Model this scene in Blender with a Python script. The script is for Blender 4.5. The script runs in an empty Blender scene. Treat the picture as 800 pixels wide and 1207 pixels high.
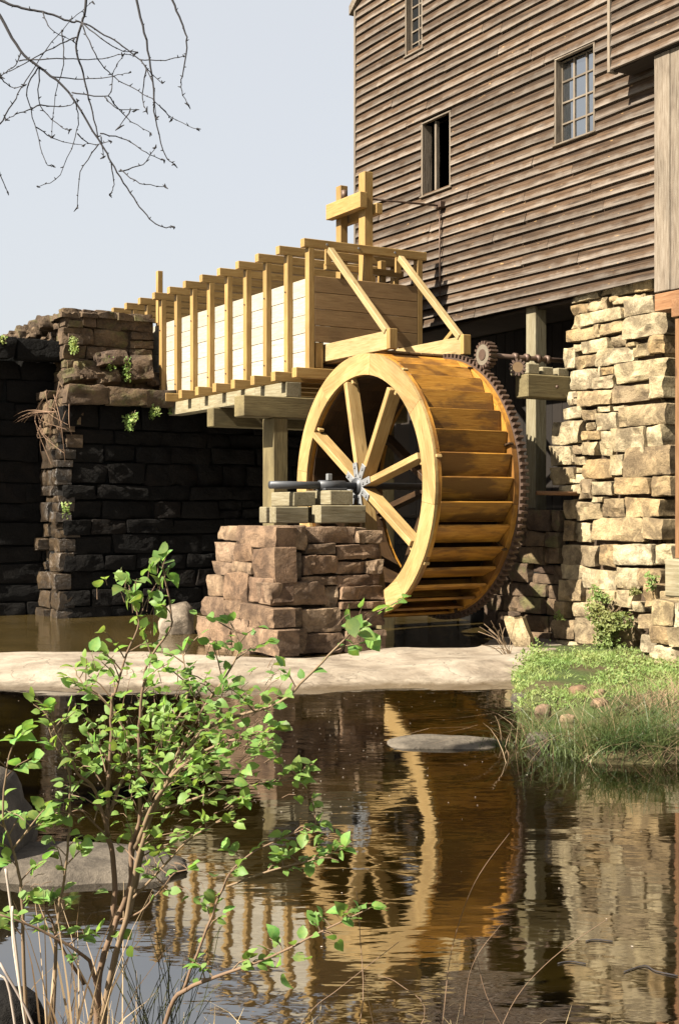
import bpy, bmesh, math, random
import numpy as np
from mathutils import Vector, Matrix, noise as mnoise
R = math.radians
rnd = random.Random(7)

# ------------------------------------------------------------------ camera, sky, sun
# World axes: +X runs into the mill, +Y along its wall away from the viewer, Z = 0 is the pond.
F, CX, CY, EYE = 1550.0, 400.0, 603.5, 1.95
TH = math.atan(910.0 / 1550.0)
ct, st = math.cos(TH), math.sin(TH)
sc = bpy.context.scene
col = sc.collection
cd = bpy.data.cameras.new('camera')
cd.sensor_fit = 'VERTICAL'; cd.sensor_height = 36.0; cd.lens = F / 1207.0 * 36.0
cd.clip_start = 0.1; cd.clip_end = 2000
cam = bpy.data.objects.new('camera', cd); col.objects.link(cam)
cam.location = (0, 0, EYE); cam.rotation_euler = (R(90), 0, -TH)
sc.camera = cam

SUN_EL, SUN_OFF = R(42), R(4.5)          # SUN_OFF: sun swings off the wall's normal towards -Y
tosun = Vector((-math.cos(SUN_OFF) * math.cos(SUN_EL), -math.sin(SUN_OFF) * math.cos(SUN_EL), math.sin(SUN_EL)))
w = bpy.data.worlds.new('World'); sc.world = w; w.use_nodes = True
nt = w.node_tree; nt.nodes.clear()
sky = nt.nodes.new('ShaderNodeTexSky'); sky.sky_type = 'NISHITA'; sky.sun_disc = False
sky.sun_elevation = SUN_EL; sky.sun_rotation = math.atan2(tosun.x, tosun.y)
sky.air_density = 1.0; sky.dust_density = 4.0; sky.ozone_density = 1.0; sky.altitude = 100
bg = nt.nodes.new('ShaderNodeBackground'); bg.inputs[1].default_value = 0.05
wo = nt.nodes.new('ShaderNodeOutputWorld')
hz = nt.nodes.new('ShaderNodeMix'); hz.data_type = 'RGBA'; hz.inputs[0].default_value = .78      # even high haze over the blue
hz.inputs[7].default_value = (4.15, 4.22, 4.28, 1)
nt.links.new(sky.outputs[0], hz.inputs[6]); nt.links.new(hz.outputs[2], bg.inputs[0]); nt.links.new(bg.outputs[0], wo.inputs[0])
sl = bpy.data.lights.new('sun', 'SUN'); sl.energy = 5.0; sl.angle = R(0.5); sl.color = (1.0, 0.92, 0.78)
so = bpy.data.objects.new('sun', sl); col.objects.link(so)
so.rotation_euler = tosun.to_track_quat('Z', 'Y').to_euler(); so.location = (0, 0, 30)
sc.view_settings.view_transform = 'Standard'; sc.view_settings.look = 'None'
sc.view_settings.gamma = 1.0; sc.view_settings.exposure = 2.0; sc.view_settings.use_curve_mapping = False
sc.cycles.max_bounces = 6; sc.cycles.diffuse_bounces = 3; sc.cycles.transparent_max_bounces = 8

# ------------------------------------------------------------------ pixel (800 x 1207) to place
def PD(px, py, d):
    lat = (px - CX) / F * d
    return Vector((ct * lat + st * d, -st * lat + ct * d, EYE - (py - CY) / F * d))
def PX(px, py, X): return PD(px, py, X / (st + ct * (px - CX) / F))
def PY(px, py, Y): return PD(px, py, Y / (ct - st * (px - CX) / F))
def PZ(px, py, Z): return PD(px, py, F * (EYE - Z) / (py - CY))
def LD(lat, d, z=0.0): return Vector((ct * lat + st * d, -st * lat + ct * d, z))

# ------------------------------------------------------------------ object helpers
WM = {}
def put(o, parent=None, mw=None):
    col.objects.link(o)
    mw = mw if mw is not None else Matrix.Identity(4)
    if parent is not None:
        o.parent = parent; o.matrix_parent_inverse = WM[parent.name].inverted()
    o.matrix_basis = mw
    WM[o.name] = mw.copy()
    return o
def tag(o, label=None, cat=None, group=None, kind=None):
    if label: o['label'] = label
    if cat: o['category'] = cat
    if group: o['group'] = group
    if kind: o['kind'] = kind
    return o
def thing(name, loc, label, cat, group=None):
    o = bpy.data.objects.new(name, None); o.empty_display_size = 0.2
    put(o, None, Matrix.Translation(Vector(loc)))
    return tag(o, label, cat, group)
def mesh(name, verts, faces, mat=None, smooth=False):
    m = bpy.data.meshes.new(name); m.from_pydata([tuple(v) for v in verts], [], faces); m.update()
    if mat: m.materials.append(mat)
    if smooth: m.polygons.foreach_set('use_smooth', [True] * len(m.polygons))
    return m
def obj(name, me, parent=None, mw=None): return put(bpy.data.objects.new(name, me), parent, mw)
def frame(p, x, z):
    x = Vector(x).normalized(); z = Vector(z); z = (z - x * z.dot(x)).normalized(); y = z.cross(x)
    M = Matrix((x, y, z)).transposed().to_4x4(); M.translation = p
    return M
_bc = {}
def beam_mesh(L, wd, h, mat, bev=0.006, seg=1):
    key = (round(L, 3), round(wd, 3), round(h, 3), mat.name, bev, seg)
    if key in _bc: return _bc[key]
    bm = bmesh.new(); bmesh.ops.create_cube(bm, size=1.0)
    for v in bm.verts: v.co = Vector((v.co.x * L, v.co.y * wd, v.co.z * h))
    b = min(bev, wd * .3, h * .3)
    bmesh.ops.bevel(bm, geom=list(bm.edges), offset=b, segments=seg, affect='EDGES', profile=.6)
    me = bpy.data.meshes.new('beam'); bm.to_mesh(me); bm.free(); me.materials.append(mat)
    _bc[key] = me
    return me
def beam(name, p0, p1, wd, h, mat, parent, up=(0, 0, 1), bev=0.006):
    """timber from p0 to p1; h along 'up', wd across"""
    p0, p1 = Vector(p0), Vector(p1)
    return obj(name, beam_mesh((p1 - p0).length, wd, h, mat, bev), parent, frame((p0 + p1) / 2, p1 - p0, up))
def box(name, x0, x1, y0, y1, z0, z1, mat, parent, axis='x', bev=.006):
    c = Vector(((x0 + x1) / 2, (y0 + y1) / 2, (z0 + z1) / 2)); a, b, e = x1 - x0, y1 - y0, z1 - z0
    if axis == 'x': return beam(name, c - Vector((a / 2, 0, 0)), c + Vector((a / 2, 0, 0)), b, e, mat, parent, bev=bev)
    if axis == 'y': return beam(name, c - Vector((0, b / 2, 0)), c + Vector((0, b / 2, 0)), a, e, mat, parent, bev=bev)
    return beam(name, c - Vector((0, 0, e / 2)), c + Vector((0, 0, e / 2)), b, a, mat, parent, up=(1, 0, 0), bev=bev)
def tube_data(pts, rad, n=6, V=None, Fc=None, cap=True):
    V = [] if V is None else V; Fc = [] if Fc is None else Fc
    pts = [Vector(p) for p in pts]; base = len(V); prev = None
    for i, p in enumerate(pts):
        t = (pts[min(i + 1, len(pts) - 1)] - pts[max(i - 1, 0)])
        if t.length < 1e-9: t = Vector((0, 0, 1))
        t.normalize()
        a = prev if prev is not None else (Vector((0, 0, 1)) if abs(t.z) < .9 else Vector((1, 0, 0)))
        a = (a - t * a.dot(t)).normalized(); b = t.cross(a); prev = a
        r = rad[i] if hasattr(rad, '__len__') else rad
        for k in range(n):
            an = 2 * math.pi * k / n; V.append(p + a * (r * math.cos(an)) + b * (r * math.sin(an)))
    for i in range(len(pts) - 1):
        for k in range(n):
            k2 = (k + 1) % n; o = base + i * n
            Fc.append((o + k, o + k2, o + n + k2, o + n + k))
    if cap:
        Fc.append(tuple(base + k for k in reversed(range(n))))
        Fc.append(tuple(base + (len(pts) - 1) * n + k for k in range(n)))
    return V, Fc
def tube(name, pts, rad, mat, parent=None, n=8, smooth=True):
    V, Fc = tube_data(pts, rad, n)
    return obj(name, mesh(name, V, Fc, mat, smooth), parent)
def spline(pts, sub=4):
    out = []; P = [Vector(p) for p in pts]
    for i in range(len(P) - 1):
        a, b, c, d = P[max(i - 1, 0)], P[i], P[i + 1], P[min(i + 2, len(P) - 1)]
        for k in range(sub):
            t = k / sub
            out.append(.5 * ((2 * b) + (c - a) * t + (2 * a - 5 * b + 4 * c - d) * t * t + (3 * b - a - 3 * c + d) * t ** 3))
    out.append(P[-1]); return out
def vnoise(x, y, z=0.0): return mnoise.noise(Vector((x, y, z)))

# ------------------------------------------------------------------ materials
class M:
    def __init__(s, name):
        s.m = bpy.data.materials.new(name); s.m.use_nodes = True; s.t = s.m.node_tree; s.t.nodes.clear()
        s.out = s.n('ShaderNodeOutputMaterial'); s.b = s.n('ShaderNodeBsdfPrincipled')
        s.l(s.b.outputs[0], s.out.inputs[0])
    def n(s, ty, **k):
        x = s.t.nodes.new(ty)
        for a, v in k.items(): setattr(x, a, v)
        return x
    def l(s, a, b): s.t.links.new(a, b)
    def coord(s, scale=(1, 1, 1), rnd_off=True):
        tc = s.n('ShaderNodeTexCoord'); v = tc.outputs['Object']
        if rnd_off:
            oi = s.n('ShaderNodeObjectInfo'); mu = s.n('ShaderNodeMath', operation='MULTIPLY'); mu.inputs[1].default_value = 37.0
            s.l(oi.outputs['Random'], mu.inputs[0])
            ad = s.n('ShaderNodeVectorMath', operation='ADD'); s.l(v, ad.inputs[0]); s.l(mu.outputs[0], ad.inputs[1]); v = ad.outputs[0]
        mp = s.n('ShaderNodeMapping'); mp.inputs['Scale'].default_value = scale; s.l(v, mp.inputs[0])
        return mp.outputs[0]
    def noise(s, v, scale, detail=4, rough=.55, dist=0.0):
        x = s.n('ShaderNodeTexNoise'); x.inputs['Scale'].default_value = scale; x.inputs['Detail'].default_value = detail
        x.inputs['Roughness'].default_value = rough; x.inputs['Distortion'].default_value = dist
        if v is not None: s.l(v, x.inputs['Vector'])
        return x.outputs['Fac']
    def ramp(s, f, stops, interp='LINEAR'):
        x = s.n('ShaderNodeValToRGB'); x.color_ramp.interpolation = interp; e = x.color_ramp.elements
        while len(e) < len(stops): e.new(.5)
        while len(e) > max(1, len(stops)): e.remove(e[-1])
        for i, (p, c) in enumerate(stops):
            e[i].position = p; e[i].color = (c if hasattr(c, '__len__') else (c, c, c)) + ((1,) if not hasattr(c, '__len__') or len(c) == 3 else ())
        s.l(f, x.inputs[0]); return x.outputs[0]
    def mix(s, f, a, b, mode='MIX'):
        x = s.n('ShaderNodeMix', data_type='RGBA', blend_type=mode)
        for v, i in ((f, 0), (a, 6), (b, 7)):
            if hasattr(v, 'is_linked') or hasattr(v, 'links'): s.l(v, x.inputs[i])
            elif i == 0: x.inputs[0].default_value = v
            else: x.inputs[i].default_value = tuple(v) + (1,)
        return x.outputs[2]
    def math(s, op, a, b=None):
        x = s.n('ShaderNodeMath', operation=op)
        for v, i in ((a, 0), (b, 1)):
            if v is None: continue
            if hasattr(v, 'links'): s.l(v, x.inputs[i])
            else: x.inputs[i].default_value = v
        return x.outputs[0]
    def random(s): return s.n('ShaderNodeObjectInfo').outputs['Random']
    def hsv(s, c, val, sat=1.0, hue=.5):
        x = s.n('ShaderNodeHueSaturation'); s.l(c, x.inputs['Color'])
        for v, k in ((val, 'Value'), (sat, 'Saturation'), (hue, 'Hue')):
            if hasattr(v, 'links'): s.l(v, x.inputs[k])
            else: x.inputs[k].default_value = v
        return x.outputs[0]
    def bump(s, h, dist, strength=1.0, prev=None):
        x = s.n('ShaderNodeBump'); x.inputs['Strength'].default_value = strength; x.inputs['Distance'].default_value = dist
        s.l(h, x.inputs['Height'])
        if prev is not None: s.l(prev, x.inputs['Normal'])
        s.l(x.outputs[0], s.b.inputs['Normal']); return x.outputs[0]
    def fin(s, c=None, rough=.7, spec=.3):
        if c is not None:
            if hasattr(c, 'links'): s.l(c, s.b.inputs['Base Color'])
            else: s.b.inputs['Base Color'].default_value = tuple(c) + (1,)
        if hasattr(rough, 'links'): s.l(rough, s.b.inputs['Roughness'])
        else: s.b.inputs['Roughness'].default_value = rough
        s.b.inputs['Specular IOR Level'].default_value = spec
        return s.m
def rescale(mm, f, lo, hi):
    x = mm.n('ShaderNodeMapRange'); mm.l(f, x.inputs[0]); x.inputs[3].default_value = lo; x.inputs[4].default_value = hi
    return x.outputs[0]

ALB = .40     # overall reflectance of dry wood and stone against the camera exposure
def wood(name, a, b, dark, rough=.65, bump=.003, var=.18, stain=.35, knots=True, stainscale=1.3, staincol=None, stop=.62):
    a, b, dark = (tuple(x * ALB for x in k) for k in (a, b, dark))
    m = M(name); v = m.coord((1.2, 16, 16)); g = m.noise(v, 2.9, 6, .62, .5)
    c = m.ramp(g, [(.22, dark), (.45, a), (.68, b)])
    v2 = m.coord((.8, 2.2, 2.2)); s2 = m.noise(v2, stainscale, 5, .6, .3)
    k = m.ramp(s2, [(.45, 0.0), (stop, 1.0)])
    k2 = m.math('MULTIPLY', k, stain)
    c = m.mix(k2, c, staincol or tuple(x * .45 for x in dark))
    if knots:
        vo = m.n('ShaderNodeTexVoronoi'); vo.inputs['Scale'].default_value = 1.0
        m.l(m.coord((1.1, 5, 5)), vo.inputs['Vector'])
        kn = m.ramp(vo.outputs['Distance'], [(.04, 1.0), (.10, 0.0)])
        c = m.mix(m.math('MULTIPLY', kn, .7), c, tuple(x * .5 for x in dark))
    c = m.hsv(c, rescale(m, m.random(), 1 - var, 1 + var))
    m.bump(g, bump)
    return m.fin(c, rough, .3)
def stone(name, tints, dark, pits=.5, rough=.85, bump=.02, moss=None, spec=.25):
    tints = [tuple(x * ALB for x in t) for t in tints]; dark = tuple(x * ALB * .8 for x in dark)
    m = M(name)
    n = len(tints)
    c = m.ramp(m.random(), [(i / max(n - 1, 1), t) for i, t in enumerate(tints)])
    v = m.coord((1, 1, 1))
    n1 = m.noise(v, 3.2, 8, .68, .5); n2 = m.noise(v, 14, 6, .7); n3 = m.noise(v, 1.4, 4, .6)
    c = m.mix(m.math('MULTIPLY', m.ramp(n1, [(.42, 1.0), (.60, 0.0)]), pits), c, dark)
    c = m.mix(m.math('MULTIPLY', m.ramp(n3, [(.52, 0.0), (.66, 1.0)]), .45), c, tuple(min(1, x * 1.35) for x in tints[0]))
    c = m.hsv(c, rescale(m, n2, .45, 1.5))
    fine = m.noise(v, 45, 5, .7); c = m.hsv(c, rescale(m, fine, .6, 1.4))
    if moss: c = m.mix(m.math('MULTIPLY', m.ramp(m.noise(v, 2.3, 5, .65), [(.55, 0.0), (.68, 1.0)]), .6), c, moss)
    h = m.math('ADD', m.math('ADD', m.math('MULTIPLY', n1, .7), m.math('MULTIPLY', n2, .4)), m.math('MULTIPLY', fine, .10))
    m.bump(h, bump * 3.2)
    return m.fin(c, rough, spec)
def plain(name, c, rough=.6, metal=0.0, bump=0.0, var=.25):
    m = M(name); v = m.coord(); n = m.noise(v, 9, 6, .65)
    cc = m.mix(n, tuple(x * (1 - var) for x in c), tuple(min(1, x * (1 + var)) for x in c))
    if bump: m.bump(n, bump)
    m.b.inputs['Metallic'].default_value = metal
    return m.fin(cc, rough, .4)

TROUGH = wood('golden_trough_boards', (.64, .46, .21), (.76, .58, .30), (.46, .28, .10), .6, .002, .12, .3)
NEWWOOD = wood('new_pine_wood', (.56, .34, .11), (.68, .45, .17), (.40, .21, .055), .6, .002, .14, .25)
PALEWOOD = wood('pale_dry_planks', (.66, .59, .47), (.78, .72, .61), (.50, .42, .31), .7, .002, .12, .22, staincol=(.28, .22, .14))
ENDWOOD = wood('flume_end_planks', (.44, .27, .12), (.52, .33, .15), (.30, .16, .06), .65, .002, .16, .3)
RIMWOOD = wood('wheel_rim_wood', (.66, .43, .17), (.78, .55, .25), (.46, .26, .08), .55, .002, .12, .4)
BUCKET = wood('wet_bucket_planks', (.66, .30, .045), (.88, .45, .085), (.32, .125, .02), .38, .003, .22, .85, stainscale=1.7, staincol=(.10, .045, .014), stop=.58)
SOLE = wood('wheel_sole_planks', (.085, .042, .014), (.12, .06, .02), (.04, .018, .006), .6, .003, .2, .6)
OLDTIMB = wood('weathered_timber', (.38, .32, .19), (.52, .46, .31), (.22, .17, .09), .8, .004, .15, .35)
GREYTIMB = wood('grey_weathered_boards', (.30, .235, .17), (.42, .35, .27), (.13, .095, .065), .85, .006, .15, .35)
ORTIMB = wood('orange_brown_post', (.36, .17, .07), (.46, .25, .12), (.2, .09, .035), .75, .003, .1, .3)
DARKWOOD = wood('old_dark_wood', (.055, .038, .026), (.08, .056, .038), (.03, .02, .013), .85, .004, .25, .3, knots=False)
CELLAR = wood('shade_darkened_cellar_boards', (.022, .015, .010), (.032, .022, .015), (.012, .008, .006), .9, .004, .25, .3, knots=False)  # board colour taken near black to stand in for the shade under the mill
TRESTLE = wood('olive_trestle_timber', (.27, .21, .095), (.36, .29, .14), (.15, .11, .05), .8, .004, .12, .5)
IRON = plain('rusty_iron', (.085, .055, .04), .55, .5, .004)
STEEL = plain('galvanised_steel', (.17, .172, .175), .6, .35, .001, .15)
SHAFT = plain('grey_steel_shaft', (.055, .057, .062), .5, .5, .001, .2)
BARK = plain('thin_brown_bark', (.12, .075, .045), .85, 0, .004, .4)
PALESTEM = plain('pale_twig_bark', (.14, .095, .055), .8, 0, .002, .35)
BUDBARK = plain('dark_tree_bark', (.018, .016, .018), .9, 0, .003, .3)

def clapboard_mat():
    m = M('weathered_clapboard'); tc = m.n('ShaderNodeTexCoord'); sp = m.n('ShaderNodeSeparateXYZ'); m.l(tc.outputs['Object'], sp.inputs[0])
    v = m.coord((.9, 14, 22)); g = m.noise(v, 1.4, 7, .65, .8)
    c = m.ramp(g, [(.28, (.010, .0056, .003)), (.45, (.034, .020, .011)), (.62, (.064, .040, .024))])
    # paler, greyer wood along the lower edge of each board
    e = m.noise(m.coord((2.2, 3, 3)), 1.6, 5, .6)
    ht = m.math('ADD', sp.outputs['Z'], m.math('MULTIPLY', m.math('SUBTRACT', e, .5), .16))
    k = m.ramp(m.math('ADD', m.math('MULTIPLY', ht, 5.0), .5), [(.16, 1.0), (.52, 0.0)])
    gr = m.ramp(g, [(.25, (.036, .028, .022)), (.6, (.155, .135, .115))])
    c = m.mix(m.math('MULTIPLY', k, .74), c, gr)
    fl = m.ramp(m.noise(m.coord((1.2, 5, 5)), 5, 3, .5), [(.70, 0.0), (.74, 1.0)])
    c = m.mix(m.math('MULTIPLY', fl, .55), c, (.30, .19, .09))
    c = m.hsv(c, rescale(m, m.random(), .7, 1.3), 1.05)
    m.bump(g, .006)
    return m.fin(c, .85, .2)
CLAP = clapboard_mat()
PIERSTONE = stone('buff_rubble_stone', [(.70, .54, .29), (.86, .72, .46), (.58, .40, .19), (.92, .79, .53), (.66, .45, .21), (.46, .34, .20), (.80, .66, .41)], (.17, .115, .065), .75)
REDSTONE = stone('brown_rubble_stone', [(.46, .30, .18), (.57, .41, .26), (.34, .205, .12), (.50, .34, .22), (.28, .17, .105)], (.11, .065, .04), .75)
DAMSTONE = stone('shade_darkened_damp_stone', [(.008, .006, .005), (.012, .009, .0065), (.006, .005, .004), (.017, .011, .007)], (.003, .0025, .002), .6, .8, .02, spec=.15)  # damp stone, its colour blackened further to carry the shade
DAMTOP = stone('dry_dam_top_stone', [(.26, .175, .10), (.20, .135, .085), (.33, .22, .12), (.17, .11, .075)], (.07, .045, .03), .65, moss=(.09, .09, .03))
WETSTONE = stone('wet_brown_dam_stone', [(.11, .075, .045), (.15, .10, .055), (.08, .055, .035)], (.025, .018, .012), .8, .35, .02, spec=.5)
MORTAR = stone('earthy_mortar', [(.15, .10, .06), (.17, .115, .07)], (.06, .04, .025), .6, .95)
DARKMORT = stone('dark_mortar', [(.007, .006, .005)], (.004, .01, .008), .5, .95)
LEDGE = stone('worn_granite', [(.46, .37, .275), (.51, .42, .32)], (.15, .11, .075), .8, .75, .012)
def wet_ledge():
    m = M('worn_granite_wet_at_the_waterline'); v = m.coord((1, 1, 1), False); sp = m.n('ShaderNodeSeparateXYZ'); m.l(v, sp.inputs[0])
    a, b, c_ = m.noise(v, 1.1, 6, .62, .6), m.noise(v, 6, 7, .7, .3), m.noise(v, 38, 5, .7)
    c = m.ramp(a, [(.30, (.060, .044, .030)), (.42, (.15, .12, .088)), (.58, (.225, .19, .145))])
    c = m.hsv(c, rescale(m, b, .55, 1.45)); c = m.hsv(c, rescale(m, c_, .7, 1.3))
    cr = m.n('ShaderNodeTexVoronoi', feature='DISTANCE_TO_EDGE'); cr.inputs['Scale'].default_value = .9; dv = m.n('ShaderNodeVectorMath', operation='ADD'); m.l(v, dv.inputs[0])
    nn = m.n('ShaderNodeTexNoise'); nn.inputs['Scale'].default_value = 2.5; m.l(v, nn.inputs['Vector']); m.l(nn.outputs['Color'], dv.inputs[1]); m.l(dv.outputs[0], cr.inputs['Vector'])
    c = m.mix(m.math('MULTIPLY', m.ramp(cr.outputs['Distance'], [(.0, 1.0), (.012, 0.0)]), .7), c, (.04, .028, .018))
    hgt = m.math('ADD', sp.outputs['Z'], m.math('MULTIPLY', m.math('SUBTRACT', b, .5), .05))
    wet = m.ramp(m.math('MULTIPLY', hgt, 10.0), [(.22, 1.0), (.60, 0.0)])
    c = m.mix(m.math('MULTIPLY', wet, .8), c, (.055, .038, .020))
    m.bump(m.math('ADD', m.math('MULTIPLY', a, .8), m.math('ADD', m.math('MULTIPLY', b, .35), m.math('MULTIPLY', c_, .08))), .05)
    return m.fin(c, m.math('SUBTRACT', .85, m.math('MULTIPLY', wet, .5)), .35)
WETLEDGE = wet_ledge()
GREYROCK = stone('grey_granite_boulder', [(.20, .165, .125), (.25, .21, .16)], (.07, .055, .04), .7, .85, .014)

def leafmat(name, c, c2, rough=.45, tr=.45, patch=None):
    m = M(name); v = m.coord((1, 1, 1)); n = m.noise(v, 9, 3)
    cc = m.mix(n, c, c2)
    if patch: cc = m.mix(m.math('MULTIPLY', m.ramp(m.noise(v, 1.7, 4, .6), [(.42, 0.0), (.62, 1.0)]), .75), cc, patch)
    cc = m.hsv(cc, rescale(m, m.random(), .62, 1.4), 1.0, rescale(m, m.random(), .475, .52))
    m.fin(cc, rough, .4)
    t = m.n('ShaderNodeBsdfTranslucent'); m.l(m.hsv(cc, 1.3, 1.1, .485), t.inputs[0])
    x = m.n('ShaderNodeMixShader'); x.inputs[0].default_value = tr
    m.l(m.b.outputs[0], x.inputs[1]); m.l(t.outputs[0], x.inputs[2]); m.l(x.outputs[0], m.out.inputs[0])
    return m.m
LEAF = leafmat('bush_leaf', (.060, .150, .036), (.150, .255, .060), .55, .5, (.19, .27, .06))
WEED = leafmat('weed_leaf', (.085, .155, .035), (.17, .25, .065), .6, .35, (.24, .26, .09))
SEDGE = leafmat('sedge_blade', (.020, .040, .009), (.05, .075, .018), .5, .3, (.09, .085, .03))
STRAW = leafmat('dry_straw', (0.2400, 0.1680, 0.0840), (0.3300, 0.2520, 0.1500), .7, .3)
PALESTRAW = leafmat('bleached_stalk', (0.3850, 0.3220, 0.2520), (0.4760, 0.4200, 0.3500), .7, .2)
ROOT = leafmat('dry_root', (0.1320, 0.0840, 0.0420), (0.1920, 0.1260, 0.0660), .8, .1)

def water(name, c, c2, amp, fine=1.0):
    m = M(name); tc = m.n('ShaderNodeTexCoord')
    mp = m.n('ShaderNodeMapping'); mp.inputs['Rotation'].default_value = (0, 0, TH); m.l(tc.outputs['Object'], mp.inputs[0])
    sq = m.n('ShaderNodeMapping'); sq.inputs['Scale'].default_value = (.55, 1.25, 1); m.l(mp.outputs[0], sq.inputs[0])
    a = m.noise(sq.outputs[0], 2.6 * fine, 3, .5, .3); b = m.noise(sq.outputs[0], 8 * fine, 3, .55, .4)
    calm = m.ramp(m.noise(mp.outputs[0], .35, 2), [(.40, .35), (.6, 1.0)])
    h = m.math('ADD', m.math('MULTIPLY', a, 1.0), m.math('MULTIPLY', b, .17))
    h = m.math('MULTIPLY', h, calm)
    m.bump(h, amp)
    sil = m.ramp(m.noise(mp.outputs[0], .5, 4, .6, .4), [(.38, 0.0), (.62, 1.0)])
    m.b.inputs['IOR'].default_value = 3.8
    return m.fin(m.mix(sil, c, c2), .03, .5)
POND = water('brown_pond_water', (.0010, .0006, .0002), (.0090, .0060, .0010), .0055)
POOL = water('muddy_pool_water', (.030, .021, .007), (.045, .031, .011), .014, 1.6)

def ground_mat():
    m = M('ground_soil_and_grass'); v = m.coord((1, 1, 1), False); n1 = m.noise(v, .6, 5, .6); n2 = m.noise(v, 7, 6, .7)
    c = m.mix(m.ramp(n1, [(.4, 0.0), (.6, 1.0)]), (.07, .048, .028), (.04, .055, .018))
    c = m.hsv(c, rescale(m, n2, .5, 1.5)); m.bump(n2, .05)
    return m.fin(c, .95, .1)
GROUND = ground_mat()
m = M('window_glass'); m.b.inputs['IOR'].default_value = 2.6
GLASS = m.fin((.012, .016, .02), .04, 1.0)
m = M('dark_glass'); DARKGLASS = m.fin((.010, .011, .012), .12, .4)  # darker, less reflective than the ordinary window glass
m = M('unlit_interior'); INTERIOR = m.fin((.02, .016, .013), .9, .1)

# ------------------------------------------------------------------ ground, water, rock ledge
def sst(a, b, x): t = np.clip((x - a) / (b - a), 0, 1); return t * t * (3 - 2 * t)
def nz(x, y, s, seed=0.0):
    sh = x.shape; return np.array([vnoise(a * s + seed, b * s - seed, seed) for a, b in zip(x.ravel(), y.ravel())]).reshape(sh)
def axis(lo, hi, step, far):
    core = list(np.arange(lo, hi + 1e-6, step)); a = []; s = step; v = lo
    while v > -far: s *= 1.35; v -= s; a.append(v)
    b = []; s = step; v = hi
    while v < far: s *= 1.35; v += s; b.append(v)
    return np.array(a[::-1] + core + b)
def bank_left(d):                       # left edge (lateral metres) of the grassy bank by the mill
    return np.interp(d, [9.6, 10.3, 11, 11.8, 12.4, 13, 14, 15, 16, 17.4], [2.4, 1.95, 1.80, 2.1, 2.3, 1.72, 1.85, 1.95, 2.1, 2.3])
def ground_z(la, dd):
    X = ct * la + st * dd; Y = -st * la + ct * dd
    n = nz(la, dd, .9, 3.1) * .06 + nz(la, dd, 3.1, 8.2) * .03
    z = np.full(la.shape, -.55)
    near = np.clip((4.75 - dd) * .32, -.6, .33); z = np.maximum(z, near)
    lft = np.clip((-.30 * dd - .9 - la) * .45, -.6, 1.1) * sst(26, 21, dd); z = np.maximum(z, lft)
    rb = np.minimum((la - bank_left(dd)) * .7, (dd - 10.15) * .9)
    rb = np.clip(rb, -.6, .10 + .014 * np.clip(dd - 10, 0, 8)); rb = np.where(dd > 17.2, -.5, rb); z = np.maximum(z, rb)
    far_r = np.clip((la - 4.2) * .3, -.6, 1.0); far_r = np.where(X > 12.3, np.minimum(far_r, .05), far_r); z = np.maximum(z, far_r)
    back = sst(23.6, 24.4, Y) * 5.1 - .5; z = np.maximum(z, np.where(Y > 23.6, back, -9))
    z = np.maximum(z, np.where(X > 12.2, np.clip((X - 12.2) * .3 - .3, -.3, .1), -9))
    z = z + np.where(z > -.5, n, n * .5)
    rr = np.hypot(la, dd - 12); hill = sst(30, 120, rr) * 4 + nz(la, dd, .02, 5) * 2.5 * sst(25, 60, rr)
    return z + hill
ax_, ay_ = axis(-8, 8, .16, 420), axis(1.0, 25, .16, 420)
LA, DDm = np.meshgrid(ax_, ay_)
GZ = ground_z(LA, DDm); GX = ct * LA + st * DDm; GY = -st * LA + ct * DDm
nx, ny = len(ax_), len(ay_)
V = np.stack([GX.ravel(), GY.ravel(), GZ.ravel()], 1)
ii = np.arange(nx * ny).reshape(ny, nx)
Fq = np.stack([ii[:-1, :-1].ravel(), ii[:-1, 1:].ravel(), ii[1:, 1:].ravel(), ii[1:, :-1].ravel()], 1)
tag(obj('ground', mesh('ground', V.tolist(), Fq.tolist(), GROUND, True)), kind='structure')
def gz(p):
    la = ct * p[0] - st * p[1]; d = st * p[0] + ct * p[1]
    return float(ground_z(np.array([[la]]), np.array([[d]]))[0, 0])

def sheet(name, la0, la1, d0, d1, z, mat):
    v = [LD(la0, d0, z), LD(la1, d0, z), LD(la1, d1, z), LD(la0, d1, z)]
    return tag(obj(name, mesh(name, v, [(0, 1, 2, 3)], mat)), kind='structure')
sheet('pond_water', -12, 14, 2.5, 16.2, 0.0, POND)
sheet('pool_water', -12, 4.0, 16.35, 26, .10, POOL)

def heightfield(name, la, dd, z, mat):
    x, y = ct * la + st * dd, -st * la + ct * dd
    a, b = la.shape; i = np.arange(a * b).reshape(a, b)
    f = np.stack([i[:-1, :-1].ravel(), i[:-1, 1:].ravel(), i[1:, 1:].ravel(), i[1:, :-1].ravel()], 1)
    return obj(name, mesh(name, np.stack([x.ravel(), y.ravel(), z.ravel()], 1).tolist(), f.tolist(), mat, True))
la, dd = np.meshgrid(np.arange(-9, 3.6, .11), np.arange(13.6, 20.4, .09))
fr = 14.55 + .25 * nz(la, la * 0, .8, 2.0) + np.where(la > .2, .45 * sst(.2, 2.2, la), 0) + .12 * nz(la, dd, 2.5, 4)
bk = 17.35 + .22 * nz(la, la * 0, .6, 9.0) - .5 * sst(-2.6, -1.9, la) * (1 - sst(-.4, .4, la)) + .45 * sst(.2, 1.0, la) + 1.5 * sst(1.75, 2.3, la)
z = -.35 + .355 * sst(-1.0, -.35, dd - fr) + .045 * sst(-.2, .12, dd - fr) + .09 * sst(.1, .8, dd - fr) - .35 * sst(-.55, .5, dd - bk)
z += nz(la, dd * 1.6, .8, 1.5) * .04 + nz(la, dd, 3.0, 6.5) * .012 + .02 * sst(14.8, 17, dd)
z -= sst(3.0, 3.5, la) * .5 + sst(-8.4, -9, la) * .5
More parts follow.
